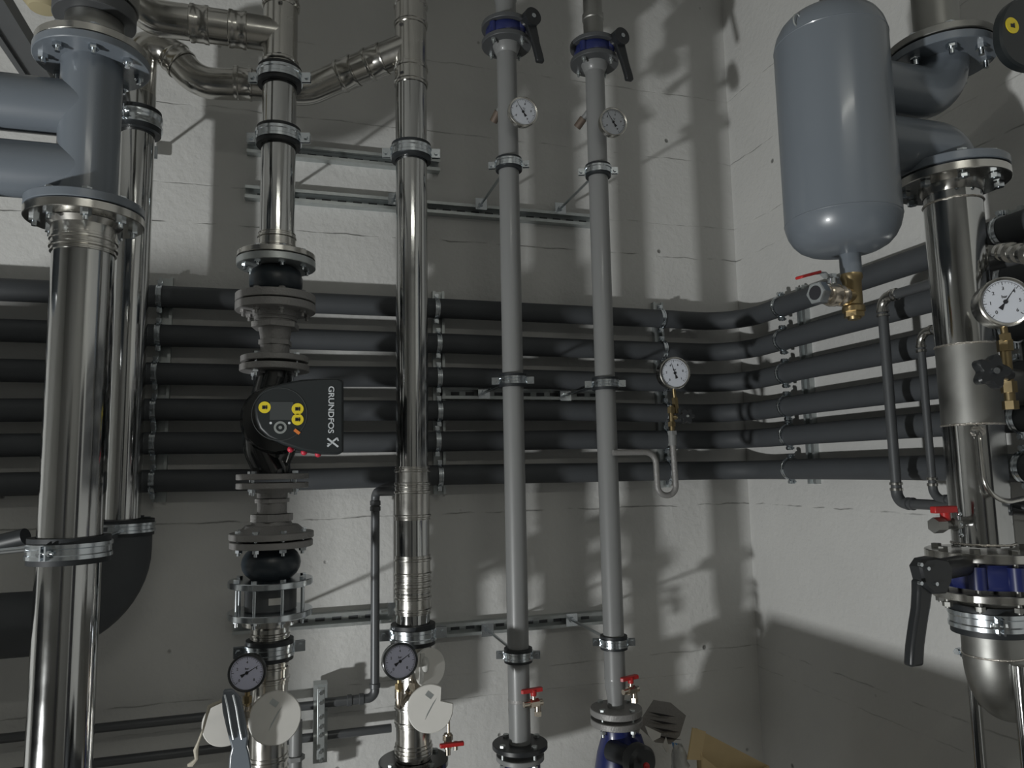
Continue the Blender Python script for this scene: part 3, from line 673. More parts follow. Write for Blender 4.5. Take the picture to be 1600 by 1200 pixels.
sleeve(t, AX, AY, az(370), az(398), RA)
clamp(AX, AY, az(858), RA, 'large zinc ring clamp on the thick left riser with a side rod', rod=rl-AY, w=.026, rot=-1.85, earlen=.014, gap=.014)
t = thing('butterfly_valve', 'dark wafer valve on top of the bluish painted flange, top left', 'valve', (AX, AY, az(85)))
flange(t, AX, AY, az(90)+.001, az(90)+.018, .105, 'fit')
MB().lathe([(.048, az(80)), (.056, az(68)), (.060, az(56)), (.056, az(48)), (.054, az(35))], T((AX, AY, 0)), 44).build('neck', 'dull', t)
flange(t, AX, AY, az(34), az(12), .078, 'greyd'); flange(t, AX, AY, az(10), az(-40), .082, 'dull')
pipe_mb(AX, AY, (az(-40), 3.7), RA).build('tube', 'dull', t)
# side rod of the clamp at A towards the left
t = tag(MB().tube([at(-60, 868, 1.60), at(48, 857, 1.60)], .006, 12).build('threaded_rod', 'galv'), 'thin bright threaded rod running left from the large clamp', 'rod')
t = tag(MB().tube([at(-60, 862, 1.72), at(40, 838, 1.68)], .016, 16).build('black_hose', 'rub'), 'black hose end behind the rod beside the large clamp', 'hose')
# separator tank on the left, mostly outside the picture
t = thing('separator_tank', 'bluish grey upright tank feeding the two side branches, beyond the left edge', 'tank', (AX-.30, AY, zt0-.1))
MB().lathe([(0, zt0-.16), (.05, zt0-.155), (.09, zt0-.13), (.107, zt0-.08), (.107, zt1+.08), (.09, zt1+.13), (.05, zt1+.155), (0, zt1+.16)], T((AX-.32, AY, 0)), 40).build('vessel', 'lav', t)
# steel strut running along the ceiling direction top left
p = at(66, 125, 2.395)
o = MB().prism([(-.04, -.02), (.04, -.02), (.04, .02), (.024, .02), (.024, .010), (-.024, .010), (-.024, .02), (-.04, .02)], 0, 2.2, T((p.x, 2.395, p.z)) @ RX(PI/2) @ RZ(PI)).build('steel_strut', 'greyd', origin=(p.x, 1.3, p.z))
tag(o, 'dark steel strut running from the back wall over the camera, top left', 'strut')
p = at(67, 0, 2.0)
o = MB().lathe([(0, -.05), (.03, -.045), (.05, -.02), (.055, .02), (.055, .3), (0, .3)], T((p.x, 2.0, p.z+.02)), 28).build('foam_sleeve', 'beige')
tag(o, 'beige rounded foam end between the strut and the dark valve', 'insulation')

# ================================================================== grey risers E and F
def butterfly(X, Y, zc, label, r=.076, hx=.06, s=1, lever=(0.0, -.11), lean=0.1):
    """wafer butterfly valve between two grey flanges, black lever on the right"""
    t = thing('butterfly_valve', label, 'valve', (X, Y, zc-.05), None, 'butterfly valves atop the grey risers')
    flange(t, X, Y, zc+.020, zc+.034, r, 'greyd', 4, .0075, .6, (zc-.034, zc+.034), 'galvd', seg=36)  # darker grey puts the shade on both flanges into their colour
    flange(t, X, Y, zc-.034, zc-.020, r, 'greyd', seg=36)
    b = MB(); b.lathe([(0, zc-.019), (r*.8, zc-.019), (r*.84, zc-.012), (r*.84, zc+.012), (r*.8, zc+.019), (0, zc+.019)], T((X, Y, 0)), 36)
    for k in range(4):
        a = .6+PI/2*k; b.cyl((X+r*.8*math.cos(a), Y+r*.8*math.sin(a), zc-.016), (X+r*.8*math.cos(a), Y+r*.8*math.sin(a), zc+.016), .012, 14)
    b.build('valve_body', 'blue', t)
    b = MB(); hxp = X+.055; hy = Y-.05
    b.cyl((X+.02, Y-.03, zc+.005), (hxp, hy-.015, zc+.02), .016, 18); b.build('neck', 'blk', t)
    b = MB(); b.cyl((hxp-.002, hy+.005, zc+.026), (hxp+.006, hy-.032, zc+.026), .027, 26); b.build('lever_boss', 'blk', t)
    MB().cyl((hxp+.006, hy-.03, zc+.026), (hxp+.007, hy-.036, zc+.026), .007, 12).build('boss_screw', 'galv', t)
    b = MB(); pts = [(hxp-.001, hy-.02, zc+.026, .036), (hxp+.008, hy-.026, zc-.02, .030), (hxp+.014, hy-.034, zc-.06, .024), (hxp+.021, hy-.040, zc-.10, .024), (hxp+.024, hy-.040, zc-.118, .024)]
    bar([(x-lean*(zc-q)*0, y, q, wq) for x, y, q, wq in pts], 0, .018).build('lever', 'blk', t, bevel=.004)
    return t
def grey_riser(X, Y, vpy, ztop, zbot, names, stub, gpx, cl, redv, yv):
    pass
for X, Y, nm, vpy, gxy, sxy, cps, rots in ((.612, 2.03, 'left', 57, (817, 175), (776, 180), (258, 595, 1023), (.0, .25, .1)), (.902, 2.03, 'right', 86, (958, 191), (908, 190), (268, 600, 1003), (.0, .25, .1))):
    z = lambda p: zz(X, Y, p)
    R6 = .0302
    t = thing('grey_riser_pipe', 'slim grey painted vertical pipe, '+nm+' one of the grey pair', 'pipe', (X, Y, z(1060)), None, 'pair of slim grey risers')
    if nm == 'left':
        pipe_mb(X, Y, (z(vpy)-.034, z(1168)), R6).build('tube', 'grey', t)
        MB().lathe([(R6, z(1096)), (R6+.001, z(1093)), (R6, z(1090))], T((X, Y, 0)), 36).build('weld_seam', 'cast', t)
    else:
        MB().lathe([(0, z(vpy)-.034), (R6, z(vpy)-.034), (R6, z(1058)), (R6+.0008, z(1060)), (R6, z(1062)), (R6*.98, z(1072)), (R6*.80, z(1092)), (R6*.78, z(1106)), (0, z(1106))], T((X, Y, 0)), 40).build('tube', 'grey', t)
    MB().lathe([(R6+.012, z(vpy)-.034), (R6+.008, z(vpy)-.045), (R6+.002, z(vpy)-.06), (R6-.001, z(vpy)-.062)], T((X, Y, 0)), 36).build('weld_neck', 'grey', t)
    # thermowell stub on the back left
    sp = at(sxy[0], sxy[1], Y+.045); sd = (sp-Vector((X, Y, sp.z+.05)))
    st = MB().tube([Vector((X, Y, sp.z+.045)), sp], .0095, 16).build('welded_stub', 'grey', t)
    d_ = sd.normalized(); MB().cyl(sp-d_*.012, sp+d_*.022, .0125, 16).build('stub_plug', 'brown', t, 'brownish screwed plug')
    butterfly(X, Y, z(vpy), 'blue wafer butterfly valve with black lever at the top of the '+nm+' grey riser')
    zt = z(vpy)+.034
    t = thing('upper_pipe', 'grey pipe end above the butterfly valve of the '+nm+' grey riser', 'pipe', (X, Y, zt))
    MB().lathe([(.045, zt), (.036, zt+.02), (.0315, zt+.035), (.0315, zt+.08), (.034, zt+.083), (.034, zt+.10), (.030, zt+.103), (.030, 3.75), (0, 3.75)], T((X, Y, 0)), 36).build('tube', 'grey' if nm == 'left' else 'dull', t)
    # gauge standing right of the pipe
    g = at(gxy[0], gxy[1], Y-.085)
    gauge(g, .0435, 'white-faced dial thermometer with chrome rim on the '+nm+' grey riser', yaw=-.02, pitch=.05, roll=.25, case='fit', needle=138 if 1 else 0, depth=.02, stem=.075, stemm='fit', nums='036912'.replace('12', '9'), back=True)
    for i, (p, rot) in enumerate(zip(cps, rots)):
        zr = [2.779, 2.150, 1.391][i]
        zc = z(p)
        clamp(X, Y, zc, R6, ('upper', 'middle', 'lower')[i]+' zinc ring clamp with wall rod on the '+nm+' grey riser', rod=rl-Y, w=.020, rot=-.35, earlen=.022, gap=.009)
    z = None

EX, EY = .612, 2.03; ez = lambda p: zz(EX, EY, p)
FX, FY = .902, 2.03; fz = lambda p: zz(FX, FY, p)
q = at(834, 1096, 1.99)
red_valve(q+Vector((.0, -.0, -.005)), 'red-handled nickel drain valve on the left grey riser', RZ(.15), 1.0)
q = at(986, 1077, 1.99)
red_valve(q+Vector((.0, 0, -.003)), 'red-handled nickel drain valve on the right grey riser above its flange', RZ(.3), 1.0)
t = thing('blue_valve', 'dark flanged blue valve at the foot of the left grey riser', 'valve', (EX, EY, ez(1250)))
flange(t, EX, EY, ez(1160), ez(1168), .076, 'blk', 4, .0085, .4, (ez(1186), ez(1160)), 'galvd')
flange(t, EX, EY, ez(1178), ez(1186), .066, 'grey')
pipe_mb(EX, EY, (ez(1186), ez(1320)), .055).build('valve_body', 'blue', t)
t = thing('blue_valve', 'blue cast valve under the double flange of the right grey riser', 'valve', (FX, FY, fz(1300)))
flange(t, FX, FY, fz(1105), fz(1115), .074, 'cast', 4, .0085, .45, (fz(1134), fz(1105)), 'galvd', ext=.012)
flange(t, FX, FY, fz(1121), fz(1131), .074, 'cast')
b = MB(); b.lathe([(0, fz(1131)), (.046, fz(1131)), (.044, fz(1150)), (.058, fz(1175)), (.066, fz(1200)), (.066, fz(1300)), (0, fz(1300))], T((FX, FY, 0)), 40)
b.tube([(FX, FY, fz(1145)), (FX+.045, FY-.03, fz(1152)), (FX+.06, FY-.04, fz(1190))], .02, 14)
b.build('valve_body', 'blue', t)
b = MB(); q = at(1000, 1190, 1.9); b.lathe([(0, -.03), (.036, -.03), (.044, -.02), (.044, .01), (.036, .02), (0, .022)], T(q) @ RX(PI/2) @ RY(.2), 32); b.cyl(q, q+Vector((-.04, .1, 0)), .028, 20)
b.build('actuator', 'blk', t, 'black round actuator cover')
q = at(1010, 1197, 1.86); MB().ball(q, .009, 1, 14).build('red_plug', 'red', t)

# syphon loop with gauge on riser F
zs = at(980, 707, 2.0).z
t = thing('syphon_pipe', 'thin grey pipe looping out of the right grey riser up to a gauge', 'pipe', (FX, FY, zs-.1))
Ys = 1.99
P = [(FX, Ys, zs), tuple(at(1024, 707, Ys)), tuple(at(1028, 774, Ys)), tuple(at(1057, 774, Ys)), tuple(at(1051, 690, Ys))]
P[1] = (P[1][0], Ys, zs)
MB().tube(fillet(P, [0, .035, .030, .030, 0], 12), .0088, 18).build('tube', 'cast', t)
b = MB(); q0 = Vector(P[4]); b.cyl(q0+Vector((0, 0, -.012)), q0+Vector((0, 0, .030)), .0125, 18); b.hex((q0.x, q0.y), .015, q0.z+.02, q0.z+.032); b.build('socket', 'grey', t)
q1 = at(1050, 652, Ys)
t = thing('gauge_valve', 'brass needle valve with black handwheel under the loop-pipe gauge', 'valve', q1)
b = MB(); b.cyl((q0.x, Ys, q0.z+.03), (q0.x, Ys, q1.z+.035), .0085, 16); b.hex((q0.x, Ys), .0125, q1.z-.028, q1.z-.014); b.hex((q0.x, Ys), .0125, q1.z+.012, q1.z+.03); b.cyl((q0.x, Ys, q1.z), (q0.x+.03, Ys-.01, q1.z), .0075, 14)
b.build('valve_body', 'brass', t)
b = MB(); hw = Vector((q0.x+.042, Ys-.015, q1.z+.002)); Mh = T(hw) @ RZ(-.25) @ RX(PI/2)
pl = [((.021+.004*math.cos(6*a))*math.cos(a), (.021+.004*math.cos(6*a))*math.sin(a)) for a in [2*PI*k/48 for k in range(48)]]
b.prism(pl, -.006, .012, Mh, .003); b.cyl(hw, hw+Vector((-.03, .005, 0)), .010, 14); b.build('handwheel', 'blk', t)
MB().cyl(hw+Vector((-.003, -.012, 0)), hw+Vector((-.004, -.016, 0)), .004, 10).build('wheel_screw', 'galvd', t)
g = at(1054, 583, Ys-.02)
gauge(g, .0475, 'steel-cased pressure gauge standing on the brass valve of the loop pipe', yaw=-.1, pitch=.06, roll=-.1, case='fit', needle=105, depth=.04, stem=.075, nums='0246810'[:6], stemm='brass')

# ================================================================== small pipes low on the back wall, left
for zq, x1, lab in ((1.216, .10, 'upper thin dark pipe low on the back wall at the left'), (1.126, .30, 'lower thin dark pipe low on the back wall at the left')):
    tag(MB().tube([(-1.6, 2.34, zq), (x1, 2.34, zq)], .0125, 16).build('thin_pipe', 'greyd', origin=(-.4, 2.34, zq)), lab, 'pipe')
pz1 = 1.222; px1 = .250
t = thing('thin_pipe', 'thin grey press pipe dropping left of the central riser and turning left', 'pipe', (px1, 2.33, pz1))
top = at(590, 768, 2.33); e2 = Vector((DX+.02, 2.12, top.z+.004))
pth = fillet([(.10, 2.33, pz1), (px1, 2.33, pz1), (px1, 2.33, top.z), tuple(e2)], [0, .022, .022, 0], 8)
MB().tube(pth, .0135, 18).build('tube', 'greyd', t)
for zq in (pz1+.035, top.z-.035, top.z-.052): MB().lathe([(.0135, -.008), (.0165, -.006), (.0165, .006), (.0135, .008)], T((px1, 2.33, zq)), 24).build('press_bead', 'greyd', t)
for xq in (px1-.04, px1-.075): MB().lathe([(.0135, -.008), (.0165, -.006), (.0165, .006), (.0135, .008)], T((xq, 2.33, pz1)) @ RY(PI/2), 24).build('press_bead', 'greyd', t)
t = thing('pipe_bracket', 'short upright zinc bracket with screws clamping the thin pipes, right of the white cap', 'bracket', (.092, 2.31, 1.07))
MB().box((.092, 2.30, 1.175), (.022, .012, .20)).build('plate', 'galvd', t, bevel=.002)
MB().box((.092, 2.355, 1.165), (.04, .05, .22)).build('rail', 'galvd', t)
for zq in (1.262, 1.235, 1.195, 1.168, 1.145, 1.10, 1.075):
    b = MB(); b.hex((0, 0), .006, 0, .006, T((.092, 2.294, zq)) @ RX(PI/2)); b.build('screw', 'galv', t)
for zq in (1.216, 1.126):
    MB().ring(.019, .0127, -.02, .02, T((.092, 2.34, zq)) @ RY(PI/2)).build('clip', 'galvd', t)
t = thing('pipe_manifold', 'dark upright fitting joining the thin pipes behind the pump riser', 'pipe fitting', (.02, 2.28, 1.0))
MB().cyl((.022, 2.27, 1.0), (.022, 2.27, 1.20), .018, 18).build('body', 'grey', t)
for zq in (1.035, 1.06, 1.10): MB().hex((.022, 2.27), .026, zq-.006, zq+.006).build('nut', 'grey', t)

# ================================================================== right side: tank, elbows and steel column
RXc, RYc = 1.341, 1.18
z = rz = lambda p: zz(RXc, RYc, p)
TX = 1.053; tz = lambda p: zz(TX, RYc, p)
zu, zl_ = rz(88), rz(279)
ha, hb = at(1410, 143, RYc).z, at(1410, 226, RYc).z
t = thing('air_separator_tank', 'bluish grey upright tank with domed ends hanging right of the corner', 'tank', (TX, RYc, tz(430)))
RT = .1095
zt, zbm = tz(22), tz(398)
dome = [(0, 0), (.025, -.0008), (.05, -.004), (.07, -.0095), (.085, -.018), (.096, -.030), (.104, -.045), (RT-.0012, -.060), (RT, -.068)]
MB().lathe([(r_, zbm-h_) for r_, h_ in dome] + [(r_, zt+h_) for r_, h_ in dome[::-1]], T((TX, RYc, 0)), 64).build('vessel', 'lav', t)
for q in (zbm+.069, zt-.069): MB().lathe([(RT-.001, q-.003), (RT+.0008, q), (RT-.001, q+.003)], T((TX, RYc, 0)), 64).build('weld_seam', 'lav', t)
MB().cyl((TX, RYc, zt-.01), (TX, RYc, zt+.022), .019, 28).build('top_socket', 'lav', t)
MB().cyl((TX, RYc, zt+.022), (TX, RYc, zt+.10), .0135, 20).build('vent_pipe', 'dull', t)
MB().cyl((TX+.012, RYc, zbm+.01), (TX+.012, RYc, zbm-.045), .0205, 28).build('bottom_socket', 'lav', t)
_tank = t
t = thing('ball_valve', 'brass tee with chrome ball valve and red lever under the grey tank', 'valve', (TX+.012, RYc, tz(500)))
bxx = TX+.012; zc = tz(464)
b = MB(); T0 = T((bxx, RYc, 0))
b.lathe([(0, tz(428)), (.0205, tz(428)), (.0215, tz(434)), (.018, tz(440)), (.018, tz(476)), (.0215, tz(479)), (.0215, tz(487)), (0, tz(487))], T0, 30)
b.hex((bxx, RYc), .0195, tz(495), tz(487)); b.lathe([(0, tz(499)), (.012, tz(499)), (.013, tz(495)), (0, tz(494))], T0, 20)
dv = Vector((-1, -.16, .0)).normalized(); c0 = Vector((bxx, RYc, zc))
b.cyl(c0, c0+dv*.030, .0165, 24); b.build('tee', 'brass', t)
Mv = T(c0) @ frame_to(dv)
MB().lathe([(.0, .024), (.019, .024), (.021, .028), (.021, .036), (.017, .040), (.018, .046), (.0225, .050), (.0235, .060), (.021, .070), (.018, .074), (.020, .078), (.020, .086), (0, .086)], Mv, 30).build('valve_body', 'nick', t)
b = MB(); b.prism([(.023*math.cos(PI/3*k), .023*math.sin(PI/3*k)) for k in range(6)], .086, .104, Mv, .002); b.build('end_nut', 'galv', t)
MB().lathe([(0, .1042), (.014, .1042), (.014, .1046), (0, .1046)], Mv, 24).build('bore', 'ink', t)
cv = c0+dv*.056
b = MB(); b.cyl(cv+Vector((0, 0, .018)), cv+Vector((0, 0, .036)), .008, 16); b.hex((cv.x, cv.y), .0095, cv.z+.033, cv.z+.041); b.build('spindle', 'galv', t)
lv = MB(); a0 = cv+Vector((0, 0, .033)); dl = Vector((-.97, -.24, 0)).normalized(); nl = Vector((-dl.y, dl.x, 0))*.0075
def strip(pp, w0, thk):
    mb = MB(); vs = []
    for p_ in pp: vs += [p_-w0, p_+w0, p_+w0+Vector((0, 0, thk)), p_-w0+Vector((0, 0, thk))]
    n_ = len(pp); mb.add(vs, [(4*i+k, 4*i+(k+1) % 4, 4*i+4+(k+1) % 4, 4*i+4+k) for i in range(n_-1) for k in range(4)]+[(3, 2, 1, 0), tuple(4*(n_-1)+k for k in range(4))]); return mb
strip([a0-dl*.012, a0+dl*.014, a0+dl*.026+Vector((0, 0, .006)), a0+dl*.045+Vector((0, 0, .004))], nl, .0025).build('lever_arm', 'galv', t)
strip([a0+dl*.040+Vector((0, 0, .004)), a0+dl*.075+Vector((0, 0, -.006)), a0+dl*.098+Vector((0, 0, -.013))], nl*1.15, .006).build('lever_grip', 'red', t, bevel=.002)
t = _tank
ey = at(1247, 32, RYc-.03)
b = MB(); b.tube([(ey.x+.009*math.cos(a)-.002, RYc-.03, ey.z+.013*math.sin(a)) for a in [PI*2*k/20 for k in range(21)]], .0016, 8); b.build('lifting_eye', 'galvd', t)
MB().tube(fillet([(TX+.05, RYc, ha), (RXc, RYc, ha), (RXc, RYc, zu-.012)], [0, .078, 0], 14), .0545, 44).build('upper_elbow', 'lav', t)
MB().tube(fillet([(TX+.05, RYc, hb), (RXc, RYc, hb), (RXc, RYc, zl_+.012)], [0, .078, 0], 14), .0545, 44).build('lower_elbow', 'lav', t)
flange(t, RXc, RYc, zu-.020, zu-.002, .108, 'lav', 8, .0105, .2, (zu-.020, zu+.018), 'galv', ext=.016)
flange(t, RXc, RYc, zl_+.002, zl_+.020, .110, 'lav', 8, .0105, .2, (zl_-.022, zl_+.020), 'galv', ext=.004)
t = thing('stainless_pipe', 'dull stainless pipe rising above the upper flange beside the grey tank', 'pipe', (RXc, RYc, zu))
flange(t, RXc, RYc, zu+.002, zu+.018, .108, 'dull')
pipe_mb(RXc, RYc, (zu+.018, 3.72), .0455).build('tube', 'dull', t)
MB().lathe([(.062, zu+.018), (.052, zu+.026), (.0455, zu+.03)], T((RXc, RYc, 0)), 44).build('weld_seam', 'bead', t)
t = thing('stainless_column', 'thick welded stainless pipe column below the lower flange, right side', 'pipe', (RXc, RYc, rz(865)))
flange(t, RXc, RYc, zl_-.020, zl_-.002, .110, 'fit')
pipe_mb(RXc, RYc, (zl_-.02, rz(542)), .0555).build('tube', 'steel', t)
MB().lathe([(.062, zl_-.02), (.060, zl_-.032), (.0562, zl_-.04)], T((RXc, RYc, 0)), 44).build('neck', 'fit', t)
pipe_mb(RXc, RYc, (rz(541), rz(664)), .0562).build('tee_piece', 'dull', t, 'dull unpolished tee section')
MB().cyl((RXc, RYc, rz(600)), (RXc+.20, RYc+.05, rz(600)), .040, 36).build('tee_branch', 'dull', t)
pipe_mb(RXc, RYc, (rz(663), rz(852)), .0555).build('tube', 'steel', t)
for p in (320, 541, 664, 848):
    pp = []; rr_ = []
    for k in range(73):
        a = 2*PI*k/72; pp.append((RXc+.0562*math.cos(a), RYc+.0562*math.sin(a), rz(p)+random.uniform(-.0006, .0006)))
    MB().tube(pp, .0024, 6, False).build('weld_bead', 'bead', t)
MB().cyl(at(1521, 674, RYc-.05), at(1521, 674, RYc-.05)+Vector((.0, -.02, 0)), .009, 16).build('welded_socket', 'bead', t)
# thin syphon tube in front of the column
t = tag(MB().tube(fillet([tuple(at(1521, 674, 1.108)), tuple(at(1530, 676, 1.06)), tuple(at(1539, 765, 1.05)), tuple(at(1570, 785, 1.05)), tuple(at(1620, 774, 1.05))], [0, .02, .05, .05, 0], 10), .0046, 14).build('impulse_tube', 'fit'), 'thin bright tube curving down the front of the stainless column to the right', 'tube')
t = tag(MB().tube(fillet([tuple(at(1625, 800, 1.12)), tuple(at(1560, 782, 1.18)), tuple(at(1545, 720, 1.28)), ], [0, .03, 0], 8), .007, 12).build('rubber_hose', 'rub'), 'dark hose behind the thin bright tube, right edge', 'hose')
# drain valve on the column foot
q = at(1478, 820, 1.13)
t = thing('drain_valve', 'dark drain valve with red tee handle at the foot of the stainless column', 'valve', q)
b = MB(); b.hex((0, 0), .015, -.03, -.008, T(q) @ RY(PI/2)); b.cyl(q+Vector((-.01, 0, 0)), q+Vector((.09, .04, 0)), .010, 16); b.hex((0, 0), .0125, .018, .03, T(q) @ RY(PI/2)); b.build('valve_body', 'dull', t)
b = MB(); b.cyl(q+Vector((.0, 0, .008)), q+Vector((0, 0, .026)), .009, 16); b.box(q+Vector((-.004, -.002, .029)), (.054, .014, .013)); b.build('handle', 'red', t, bevel=.002)
b = MB(); b.cyl(q+Vector((.026, -.006, -.022)), q+Vector((.026, -.006, .03)), .003, 8)
for dzz in (-.02, .0, .02): b.ball(q+Vector((.026, -.008, dzz)), .005, 1, 10)
b.build('chain', 'galv', t)

# butterfly valve at the right
t = thing('butterfly_valve', 'blue wafer butterfly valve with long black lever under the stainless column', 'valve', (RXc, RYc, rz(945)))
za_, zb2 = rz(858), rz(872)
flange(t, RXc, RYc, zb2, za_, .106, 'fit', 8, .0095, .55, (rz(938), rz(858)), 'dull', ext=.006)
b = MB(); b.lathe([(0, rz(876)), (.080, rz(876)), (.085, rz(882)), (.085, rz(908)), (.080, rz(914)), (0, rz(914))], T((RXc, RYc, 0)), 44)
for k in range(8):
    a = .55+PI/4*k; b.cyl((RXc+.085*math.cos(a), RYc+.085*math.sin(a), rz(912)), (RXc+.085*math.cos(a), RYc+.085*math.sin(a), rz(878)), .016, 16)
b.build('valve_body', 'blue', t)
flange(t, RXc, RYc, rz(932), rz(920), .100, 'fit')
nx = at(1450, 893, 1.10)
b = MB(); b.cyl((RXc-.05, RYc-.02, nx.z-.002), (nx.x+.012, nx.y+.01, nx.z-.002), .020, 24); b.build('neck', 'blk', t)
b = MB()
hp = [(1424, 884), (1432, 872), (1448, 869), (1468, 873), (1476, 885), (1474, 908), (1466, 925), (1446, 926), (1432, 914)]
pl = [(q.x, q.z) for q in (at(x, y, 1.08) for x, y in hp)][::-1]
b.prism(pl, -1.085, -1.06, MH, .004); b.build('lever_plate', 'blk', t)
for x, y in ((1437, 882), (1448, 888), (1437, 911), (1461, 912)):
    q = at(x, y, 1.06); MB().cyl((q.x, 1.062, q.z), (q.x, 1.055, q.z), .0035, 10).build('lever_screw', 'galv', t)
lp = []
for px, py, wpx in ((1447, 905, 30), (1446, 925, 27), (1444, 950, 25), (1439, 980, 24), (1435, 1010, 24), (1433, 1042, 24)):
    p = at(px, py, 1.07); lp.append((p.x, 1.068, p.z, wpx*1.35/1150))
bar(lp, 0, .02).build('lever', 'blk', t, bevel=.005)
q = at(1438, 950, 1.066); text_mesh('ON OFF', .010, 'galvd', t, T((q.x-ORG[t.name].x, 1.0665-ORG[t.name].y, q.z-ORG[t.name].z)) @ RX(PI/2) @ RZ(PI/2-.1), 'lever_lettering') if 0 else None
clamp(RXc, RYc, rz(965), .0545, 'heavy zinc clamp with thick rubber right below the blue valve on the right', rod=None, w=.030, rot=.9, earlen=.03, gap=.016)
t = thing('stainless_elbow', 'satin stainless elbow below the heavy clamp at the right edge', 'pipe', (RXc, RYc, rz(1130)))
MB().tube(fillet([(RXc, RYc, rz(932)), (RXc, RYc, rz(1092)), (RXc+.25, RYc+.10, rz(1092)-.02)], [0, .085, 0], 14), .0535, 44).build('tube', 'dull', t)
pp = [(RXc+.054*math.cos(2*PI*k/48), RYc+.054*math.sin(2*PI*k/48), rz(1022)) for k in range(49)]; MB().tube(pp, .002, 6, False).build('weld_bead', 'bead', t)
sx = at(1519, 1040, 1.28)
t = tag(MB().cyl((sx.x, 1.28, .2), (sx.x, 1.28, rz(930)-.03), .0115, 24).build('slim_steel_pipe', 'steel', origin=(sx.x, 1.28, .2)), 'slim shiny upright pipe left of the satin elbow', 'pipe')
clamp(sx.x, 1.28, zz(sx.x, 1.28, 1021), .0115, 'small zinc clamp with rubber on the slim upright pipe', rod=.3, w=.013, M=RZ(-1.3), earlen=.012, gap=.006, plate=False)
sx2 = at(1594, 1060, 1.12)
t = tag(MB().cyl((sx2.x, 1.12, .2), (sx2.x, 1.12, zz(sx2.x, 1.12, 1040)), .0125, 24).build('slim_steel_pipe', 'steel', origin=(sx2.x, 1.12, .2)), 'slim shiny upright pipe right of the satin elbow', 'pipe')

# two slim grey pipes left of the column
GX = 1.45
def slim(name_l, pa, pb, r, p0, p1, z0p, z1p):
    t = thing('slim_pipe', name_l, 'pipe', (GX, pa, 1.8))
    zt_, zb_ = z0p, z1p
    pts = [(GX, pa-.40, zt_), (GX, pa, zt_), (GX, pa, zb_), (GX, pa-.42, zb_)]
    MB().tube(fillet(pts, [0, .028, .028, 0], 10), r, 22).build('tube', 'greyd', t)
    for zq in (zt_-.034, zt_-.045, zb_+.034, zb_+.048): MB().lathe([(r, -.004), (r+.003, -.003), (r+.003, .003), (r, .004)], T((GX, pa, zq)), 26).build('press_bead', 'fit', t)
    for yq in (pa-.034, pa-.047): 
        MB().lathe([(r, -.004), (r+.003, -.003), (r+.003, .003), (r, .004)], T((GX, yq, zt_)) @ RX(PI/2), 26).build('press_bead', 'fit', t)
        MB().lathe([(r, -.004), (r+.003, -.003), (r+.003, .003), (r, .004)], T((GX, yq, zb_)) @ RX(PI/2), 26).build('press_bead', 'greyd', t)
    for za in ((zt_, -1), (zb_, 1)):
        c = Vector((GX, pa, za[0])); q = fillet([(GX, pa, za[0]+za[1]*.034), (GX, pa, za[0]), (GX, pa-.034, za[0])], [0, .028, 0], 10); MB().tube(q, r+.0012, 22).build('elbow', 'fit' if za[1] < 0 else 'greyd', t)
    return t
slim('left slim grey pipe with press elbows in front of the black pipes, right wall', atx(1388, 600, GX).y, 0, .0125, 0, 0, atx(1385, 464, GX).z, atx(1400, 786, GX).z)
slim('right slim grey pipe with press elbows beside the stainless column', atx(1444, 600, GX).y, 0, .009, 0, 0, atx(1440, 519, GX).z, atx(1456, 780, GX).z)

# gauge and valve at the right edge
gR = at(1570, 472, .98)
gauge(gR, .0435, 'large white pressure gauge at the right edge beside the stainless column', yaw=-.45, pitch=0, roll=-.08, case='fit', needle=50, depth=.04, stem=.03, nums='0123456')
q = gR+Vector((.015, .02, -.085))
t = thing('gauge_valve', 'brass valve with black star handwheel below the large right gauge', 'valve', q+Vector((0, 0, -.1)))
b = MB(); b.hex((q.x, q.y), .013, q.z-.0, q.z+.02); b.cyl(q+Vector((0, 0, -.10)), q+Vector((0, 0, .02)), .009, 16); b.hex((q.x, q.y), .013, q.z-.075, q.z-.055); b.hex((q.x, q.y), .013, q.z-.105, q.z-.09); b.build('valve_body', 'brass', t)
hw = at(1548, 581, .97)
b = MB(); Mh = T(hw) @ RZ(-.35) @ RX(PI/2)
pl = [((.026+.005*math.cos(5*a))*math.cos(a), (.026+.005*math.cos(5*a))*math.sin(a)) for a in [2*PI*k/50 for k in range(50)]]
b.prism(pl, -.008, .012, Mh, .004); b.cyl(hw, (q.x, q.y, hw.z), .012, 16); b.build('handwheel', 'blk', t)
MB().cyl(hw+Vector((-.004, -.012, 0)), hw+Vector((-.006, -.017, 0)), .0055, 12).build('wheel_screw', 'galv', t)
# fitting run above the gauge
a = at(1545, 392, 1.22); b_ = at(1625, 398, 1.02)
t = thing('union_fitting', 'dark steel union fittings on a pipe behind the large right gauge', 'pipe fitting', a)
d = (b_-a).normalized(); L = (b_-a).length
MB().cyl(a, b_, .013, 20).build('tube', 'dull', t)
for k, rr_ in ((.30, .019), (.45, .021), (.62, .020), (.8, .022)):
    c = a+d*L*k; MB().lathe([(.013, -.010), (rr_, -.008), (rr_, .008), (.013, .010)], T(c) @ frame_to(d), 26).build('nut', 'fit', t)
# dark valve cluster behind the column at right
q = at(1592, 690, 1.35)
t = thing('manifold_block', 'dark zinc bracket and valve cluster behind the column, right edge', 'valve', q)
b = MB(); b.cyl(q+Vector((-.03, 0, -.05)), q+Vector((.1, 0, -.05)), .03, 24); b.hex((q.x, q.y), .03, q.z-.02, q.z+.03); b.ball(q+Vector((.03, 0, -.02)), .04, 1, 20); b.build('body', 'dull', t)
